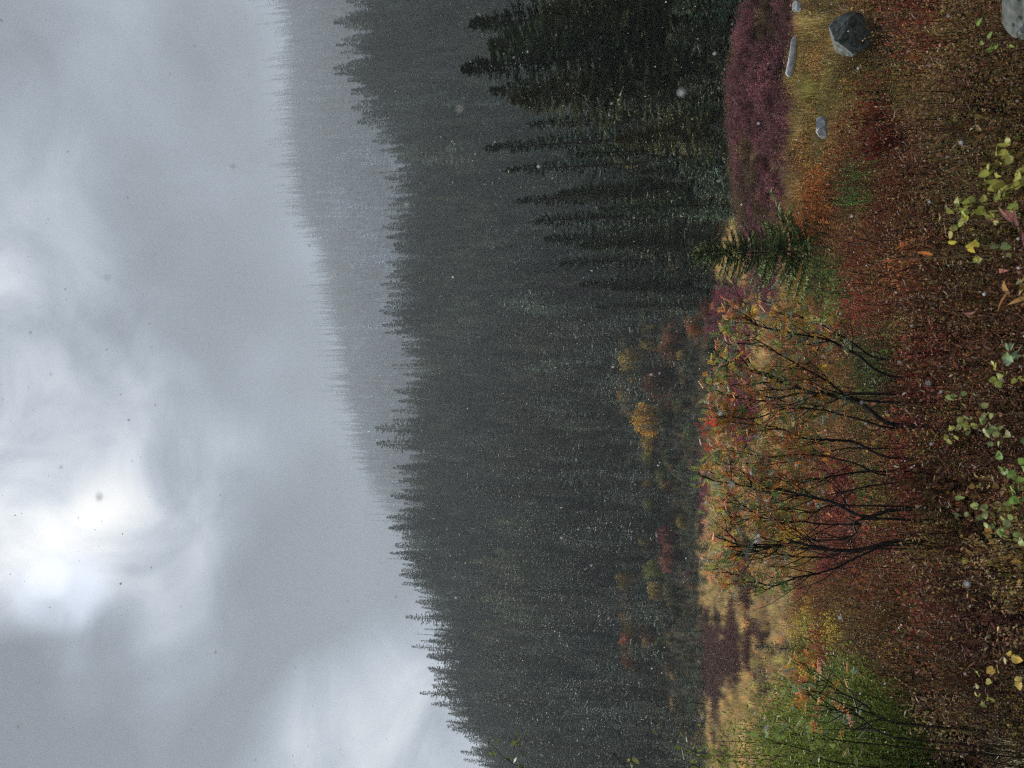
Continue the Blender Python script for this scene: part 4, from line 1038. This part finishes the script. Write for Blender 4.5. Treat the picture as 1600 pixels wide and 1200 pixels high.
# ------------------------------------------------------------------ willow at the lower edge (left of the upright view)
WIL = bush_meshes(1.15, 2.3, 21000, .045, .022, 60, shape='dia', hollow=.20, lowest=.12, flat=.9, thick=.45)
P = at(1135, 1188, 8.8); hgt = P[2] - gz(P[0], P[1])
put_bush(WIL, P[0] - .15, P[1], hgt / 2.25 * .95, (.125, .15, .032), 'large rounded bright green willow bush at the bottom edge of the photo', name='willow_bush', sz=hgt / 2.05)
P = at(1190, 1140, 9.6); put_bush(WIL, P[0], P[1], (P[2] - gz(P[0], P[1])) / 2.1, (.14, .16, .035), 'smaller yellow green willow bush leaning against the large green one', name='willow_bush')
P = at(1225, 1150, 7.8); put_bush(WIL, P[0], P[1], (P[2] - gz(P[0], P[1])) / 2.3, (.10, .13, .028), 'low mid green willow bush in front of the large one', name='willow_bush')
def leafy_branch(label, r, pts, nl, color, L=.05, W=.028, twn=6, name='willow_branch', cat='shrub', parts=True, stem_mat=None, shape='round', group=None, lf=None, rad=.006):
    P = [at(X, Y, r + dr) for X, Y, dr in pts]
    g0 = gz(P[0][0], P[0][1])
    P = [np.array([P[0][0], P[0][1], g0 - .05])] + P
    S = smooth_path(P); e = empty(name, (S[0][0], S[0][1], g0)); O = np.array(e.location)
    mb = MB(); tube(mb, S - O, np.linspace(rad, rad * .3, len(S)), 5); pos = []
    k0 = 5
    for i in np.linspace(max(k0, len(S) * .35), len(S) - 1, twn).astype(int):
        d = unit(S[i] - S[i - 1] + rng.normal(0, .5, 3) * .6 + 0)
        q = [S[i]]
        for j in range(4): d = unit(d + rng.normal(0, .2, 3)); q.append(q[-1] + d * L * .8)
        q = np.array(q); tube(mb, q - O, np.linspace(rad * .4, rad * .2, 5), 3)
        for j in range(1, 5): pos.append((q[j], d))
    for i in range(int(len(S) * .5), len(S)): pos.append((S[i], unit(S[i] - S[i - 1])))
    mb.build('stem', stem_mat or M_stem, e)
    random.shuffle(pos); pos = (pos * 3)[:nl]
    for k, (p, d) in enumerate(pos):
        d = unit(d * .5 + rng.normal(0, .7, 3)); me = (lf or LF)[k % 3]
        o = link('leaf', me, e, jit(color, .16))
        up_ = unit(np.array([0, -.3, 1.0]) + rng.normal(0, .5, 3)); yv = unit(np.cross(up_, d)); zv = np.cross(d, yv); s_ = L * rng.uniform(.65, 1.15)
        p = p + rng.normal(0, .006, 3)
        o.matrix_basis = Matrix(((d[0] * s_, yv[0] * s_, zv[0] * s_, p[0] - O[0]), (d[1] * s_, yv[1] * s_, zv[1] * s_, p[1] - O[1]), (d[2] * s_, yv[2] * s_, zv[2] * s_, p[2] - O[2]), (0, 0, 0, 1)))
    tag(e, label, cat, group)
    return e
def blade_leaf(outline, fold=.18, curl=.25, name='leaf'):
    """unit-length leaf with midrib: outline = list of (x, halfwidth)"""
    V = []; F = []
    for x_, w_ in outline:
        zc_ = -curl * x_ * x_
        V += [(x_, 0, zc_), (x_ - .06 * (w_ > .2), w_, zc_ + w_ * fold), (x_ - .06 * (w_ > .2), -w_, zc_ + w_ * fold)]
    for i in range(len(outline) - 1):
        a_ = i * 3; b_ = a_ + 3
        F += [(a_, b_, a_ + 1), (a_ + 1, b_, b_ + 1), (a_, a_ + 2, b_), (a_ + 2, b_ + 2, b_)]
    mb = MB(); T = np.clip(rng.normal(1, .06, (len(V), 3)), .8, 1.2); T[::3] *= 1.15
    mb.add(V, F, T); return mb.mesh(name, M_leaf, True)
LF = [blade_leaf([(0, .01), (.2, .17), (.45, .25), (.7, .19), (.9, .07), (1, .005)], curl=c) for c in (.1, .3, -.1)]
CUR = [blade_leaf([(0, .02), (.02, .22), (.16, .36), (.3, .50), (.42, .38), (.58, .50), (.72, .34), (.86, .26), (1, .02)], curl=c, fold=.22) for c in (.15, .35, -.05)]
LAN = [blade_leaf([(0, .01), (.2, .075), (.45, .10), (.7, .075), (.9, .03), (1, .002)], curl=c) for c in (.3, .6, .1)]
GW = (.085, .11, .028)
leafy_branch('leafy willow branch tip reaching up before the spruces at the bottom edge', 4.6, [(1250, 1235, 0), (1000, 1228, 0), (880, 1215, 0), (805, 1195, 0), (762, 1158, 0)], 34, GW, L=.055, rad=.0042)
leafy_branch('short leafy willow twig beside the dark forest at the bottom edge', 4.6, [(1250, 1240, 0), (1080, 1228, 0), (990, 1205, 0), (958, 1178, 0)], 20, (.16, .18, .05), L=.055, rad=.0042)
leafy_branch('lowest leafy willow twig sticking out over the meadow edge', 4.8, [(1250, 1235, 0), (1130, 1215, 0), (1085, 1195, 0), (1052, 1180, 0)], 26, GW, L=.055, rad=.0042)
leafy_branch('willow sprig with larger leaves in front of the round green bush', 4.6, [(1330, 1195, 0), (1270, 1175, 0), (1215, 1160, 0), (1185, 1150, 0)], 44, (.10, .15, .035), L=.05, twn=9, rad=.004)
leafy_branch('willow sprig with dark red stem at the base of the green bush', 4.2, [(1340, 1160, 0), (1290, 1150, 0), (1245, 1135, 0), (1210, 1120, 0)], 34, (.12, .14, .04), L=.045, twn=8, rad=.0035)

# currant shoots and other near plants ----------------------------
YG = (.21, .22, .055); PG = (.17, .20, .075)
cur = [
 ('yellow green currant shoot with the densest leaf cluster near the right edge', 2.75, [(1600, 330, 0), (1565, 300, 0), (1545, 262, 0)], 34, YG, .040),
 ('yellow green currant shoot reaching highest, left of the dense cluster', 2.8, [(1600, 345, 0), (1550, 335, 0), (1518, 318, 0), (1505, 335, 0)], 26, YG, .036),
 ('small currant tuft cut by the right edge beside the pink leaved herb', 2.6, [(1620, 300, 0), (1598, 285, 0), (1590, 270, 0)], 14, YG, .036),
 ('sparse currant twig with two yellow leaves by the tall straw stalk', 2.9, [(1590, 400, 0), (1530, 390, 0), (1508, 378, 0)], 6, (.40, .34, .06), .034),
 ('currant twig with a few pale leaves below the tall straw stalk', 2.8, [(1610, 410, 0), (1570, 392, 0), (1552, 380, 0)], 7, PG, .032),
 ('currant shoot with blue green leaves in the maroon undergrowth', 2.9, [(1610, 575, 0), (1582, 555, 0), (1576, 538, 0)], 12, (.13, .18, .10), .034),
 ('currant twig with pale leaves standing free over dark red leaves', 3.0, [(1600, 590, 0), (1560, 580, 0), (1546, 562, 0)], 10, YG, .034),
 ('thin upright currant twig carrying a line of light green leaves', 3.2, [(1560, 660, 0), (1510, 640, 0), (1482, 615, 0)], 13, PG, .032),
 ('currant shoot with light leaves left of the thin leafy twig', 3.1, [(1580, 680, 0), (1530, 668, 0), (1502, 660, 0)], 14, YG, .033),
 ('currant shoot with three pale clusters above the green bush', 3.0, [(1600, 690, 0), (1550, 675, 0), (1535, 660, 0)], 16, PG, .034),
 ('green currant bush shoot at the right edge', 2.75, [(1620, 770, 0), (1590, 755, 0), (1572, 740, 0)], 24, (.13, .19, .05), .034),
 ('pale currant shoot rising between dead herbs', 3.0, [(1600, 800, 0), (1555, 800, 0), (1528, 792, 0)], 14, PG, .032),
 ('pale currant shoot nearest the lower right shrubs', 3.0, [(1600, 850, 0), (1565, 835, 0), (1545, 818, 0)], 16, PG, .034),
 ('tiny currant sprig with green leaf pair on top of the rust shrubs', 2.9, [(1590, 60, 0), (1560, 68, 0), (1548, 72, 0)], 8, (.13, .19, .05), .030),
 ('yellow leaved currant sprig in the darkest part of the undergrowth', 2.9, [(1610, 1060, 0), (1580, 1030, 0), (1562, 1015, 0)], 10, (.42, .32, .08), .032),
 ('small yellow green currant sprig far down the undergrowth', 3.2, [(1560, 1095, 0), (1540, 1080, 0), (1525, 1068, 0)], 8, YG, .030)]
for lab, r_, pts, nl, c, L_ in cur:
    leafy_branch(lab, r_, pts, nl, c, L=L_ * .82, name='currant_shoot', cat='plant', lf=CUR, rad=.0025, twn=4, stem_mat=M_brown)
leafy_branch('pinkish willowherb with long pointed leaves at the right edge beneath the currant', 2.5, [(1640, 360, 0), (1600, 355, 0), (1578, 352, 0)], 13, (.22, .10, .085), L=.085, name='willowherb', cat='plant', lf=LAN, rad=.004, twn=3, stem_mat=M_brown)
leafy_branch('yellow tipped willowherb rosette among grey dead stalks', 2.7, [(1630, 460, 0), (1590, 456, 0), (1565, 455, 0)], 12, (.20, .12, .04), L=.09, name='willowherb', cat='plant', lf=LAN, rad=.003, twn=3, stem_mat=M_brown)
orange_leaf = leafy_branch('dry stalk with one rusty orange drooping leaf', 3.0, [(1480, 402, 0), (1420, 405, 0), (1370, 410, 0)], 3, (.28, .09, .03), L=.07, name='dry_stalk', cat='plant', lf=LAN, rad=.002, twn=2, stem_mat=M_straw)
# willowherb stems, withered, lance leaves hanging: individuals of the near band
for k in range(60):
    X = rng.uniform(1430, 1590); Y = rng.uniform(20, 1190)
    gx, gy, r_ = hit(min(X + 60, 1640), Y, .25)
    r_ = float(np.clip(r_, 2.4, 4.6))
    c = random.choice([(.10, .035, .022), (.13, .05, .03), (.07, .025, .018), (.15, .11, .04), (.17, .06, .03)])
    wl = 'withered willowherb stem with ' + {.10: 'maroon', .13: 'reddish', .07: 'nearly black', .15: 'yellowish', .17: 'rust coloured'}[c[0]] + ' hanging leaves ' + ('below the grey boulder' if Y < 230 else 'around the yellow green currants' if Y < 450 else 'in front of the leaning ash' if Y < 700 else 'in front of the forked ash' if Y < 930 else 'below the green willow')
    leafy_branch(wl, r_, [(X + 40, Y, 0), (X, Y + rng.uniform(-8, 8), 0), (X - 35, Y + rng.uniform(-22, 22), 0)], 26, tuple(v * .55 for v in c), L=.05, name='withered_willowherb', cat='plant',
                 lf=LAN, rad=.0022, twn=3, stem_mat=M_brown, group=wl)
# straw stalks
st = [((1405, 45), (1350, 62)), ((1395, 170), (1370, 167)), ((1492, 245), (1360, 268)), ((1460, 290), (1352, 298)), ((1490, 388), (1372, 408)), ((1410, 465), (1375, 470)), ((1420, 520), (1352, 530)), ((1540, 625), (1480, 625)),
      ((1600, 645), (1540, 648)), ((1590, 855), (1525, 878)), ((1580, 930), (1530, 880)), ((1420, 300), (1390, 310)), ((1480, 330), (1478, 362)), ((1440, 1090), (1400, 1060)), ((1440, 870), (1395, 860)), ((1500, 1130), (1460, 1080))]
for k, ((X0, Y0), (X1, Y1)) in enumerate(st):
    r_ = max(2.5, min(5.5, hit(X0, Y0, .5)[2]))
    A0 = at(X0, Y0, r_); A1 = at(X1, Y1, r_ + rng.uniform(-.05, .05)); g0 = gz(A0[0], A0[1])
    d = A1 - A0; foot = np.array([A0[0] - d[0] * .4, A0[1], g0 - .02])
    S = smooth_path([foot, A0, (A0 + A1) / 2 + rng.normal(0, .01, 3), A1])
    mb = MB(); tube(mb, S - foot, np.linspace(.0028, .0012, len(S)), 4)
    e = empty('straw_stalk', foot); mb.build('stem', M_straw, e)
    hb = MB(); n_ = 16; hp = S[-5:][rng.integers(0, 5, n_)] - foot
    leaves(hb, hp, unit(d)[None] + rng.normal(0, .3, (n_, 3)), rdir(n_), .016, .004, tints(n_), shape='dia'); hb.build('seed_head', M_grass, e, color=(.42, .30, .16))
    tag(e, 'bare straw coloured stalk leaning out of the undergrowth', 'plant', 'straw stalks in the undergrowth')
# bare twiggy bush in the yellow grass
mbt = MB()
def rtw(p, d, L_, rad, dep):
    q = [p]
    for i in range(4): d = unit(d + rng.normal(0, .14, 3) + np.array([0, 0, .03])); q.append(q[-1] + d * L_ / 4)
    tube(mbt, q, np.linspace(rad, rad * .5, 5), 4)
    if dep:
        for j in range(3): rtw(q[2 + j % 3], unit(d + rng.normal(0, .5, 3)), L_ * .65, rad * .5, dep - 1)
for k in range(5): rtw(np.array([0, 0, -.05]), unit(np.array([rng.normal(0, .45), rng.normal(0, .3), 1])), .55, .011, 2)
gx, gy, _ = hit(1322, 215, .3); o = mbt.build('bare_shrub', M_stem); o.location = (gx, gy, gz(gx, gy)); tag(o, 'leafless dark twiggy shrub in front of the two pale stones', 'shrub')

# ------------------------------------------------------------------ falling snow
def flake_mesh_points(n, r0, r1, size0, size1, pw):
    u = rng.uniform(size=n); r = (r0 ** (pw + 1) + u * (r1 ** (pw + 1) - r0 ** (pw + 1))) ** (1 / (pw + 1))
    X = rng.uniform(-250, 1850, n); Y = rng.uniform(-300, 1500, n)
    P = np.array([EYE + unit(ray(X[i], Y[i])) * r[i] for i in range(n)])
    ok = P[:, 2] > ground(P[:, 0], P[:, 1]) + .1
    return P[ok], rng.uniform(size0, size1, ok.sum()) * rng.uniform(.5, 1.0, ok.sum())
oct_v = np.array([(1, 0, 0), (-1, 0, 0), (0, 1, 0), (0, -1, 0), (0, 0, 1), (0, 0, -1)], float)
oct_f = np.array([(0, 2, 4), (2, 1, 4), (1, 3, 4), (3, 0, 4), (2, 0, 5), (1, 2, 5), (3, 1, 5), (0, 3, 5)])
mb = MB()
for (n, r0, r1, s0, s1, pw) in [(11000, 5, 55, .012, .034, 1.2), (700, 1.2, 5, .004, .008, 1.0), (150, .35, 1.4, .003, .006, 1.0)]:
    P, s = flake_mesh_points(n, r0, r1, s0, s1, pw)
    n_ = len(P); Vv = P[:, None] + oct_v[None] * s[:, None, None] * .5 * rng.uniform(.5, 1.3, (n_, 6, 1))
    mb.add(Vv.reshape(-1, 3), ((np.arange(n_) * 6)[:, None, None] + oct_f[None]).reshape(-1, 3), (1, 1, 1))
m, n, l = material('snow'); o = n.new('ShaderNodeOutputMaterial'); d_ = n.new('ShaderNodeBsdfPrincipled'); d_.inputs['Base Color'].default_value = (.93, .94, .96, 1); d_.inputs['Roughness'].default_value = .6
t_ = n.new('ShaderNodeBsdfTranslucent'); t_.inputs['Color'].default_value = (.93, .94, .96, 1); ms_ = n.new('ShaderNodeMixShader'); ms_.inputs[0].default_value = .5
l.new(d_.outputs[0], ms_.inputs[1]); l.new(t_.outputs[0], ms_.inputs[2]); l.new(ms_.outputs[0], o.inputs['Surface'])
sn = mb.build('falling_snow', m); tag(sn, 'small white snowflakes drifting through the air', None, None, 'stuff')

# ------------------------------------------------------------------ haze
zmin = float(GZ.min()); zmax = float(GZ.max()) + 45
bx0, bx1, by0, by1 = -1620, 1620, -1620, 1620
me = bpy.data.meshes.new('haze')
vs = [(a, b_, c) for a in (bx0, bx1) for b_ in (by0, by1) for c in (zmin - 1.0, zmax)]
me.from_pydata(vs, [], [(0, 1, 3, 2), (4, 6, 7, 5), (0, 4, 5, 1), (2, 3, 7, 6), (0, 2, 6, 4), (1, 5, 7, 3)])
m, n, l = material('haze'); o = n.new('ShaderNodeOutputMaterial'); v_ = n.new('ShaderNodeVolumePrincipled')
v_.inputs['Color'].default_value = (.84, .93, 1.0, 1); v_.inputs['Density'].default_value = .00048; v_.inputs['Anisotropy'].default_value = .0
l.new(v_.outputs[0], o.inputs['Volume'])
me.materials.append(m); hz = bpy.data.objects.new('haze', me); col.objects.link(hz); tag(hz, None, None, None, 'stuff')
print('haze z', zmin, zmax, 'objects', len(col.objects))
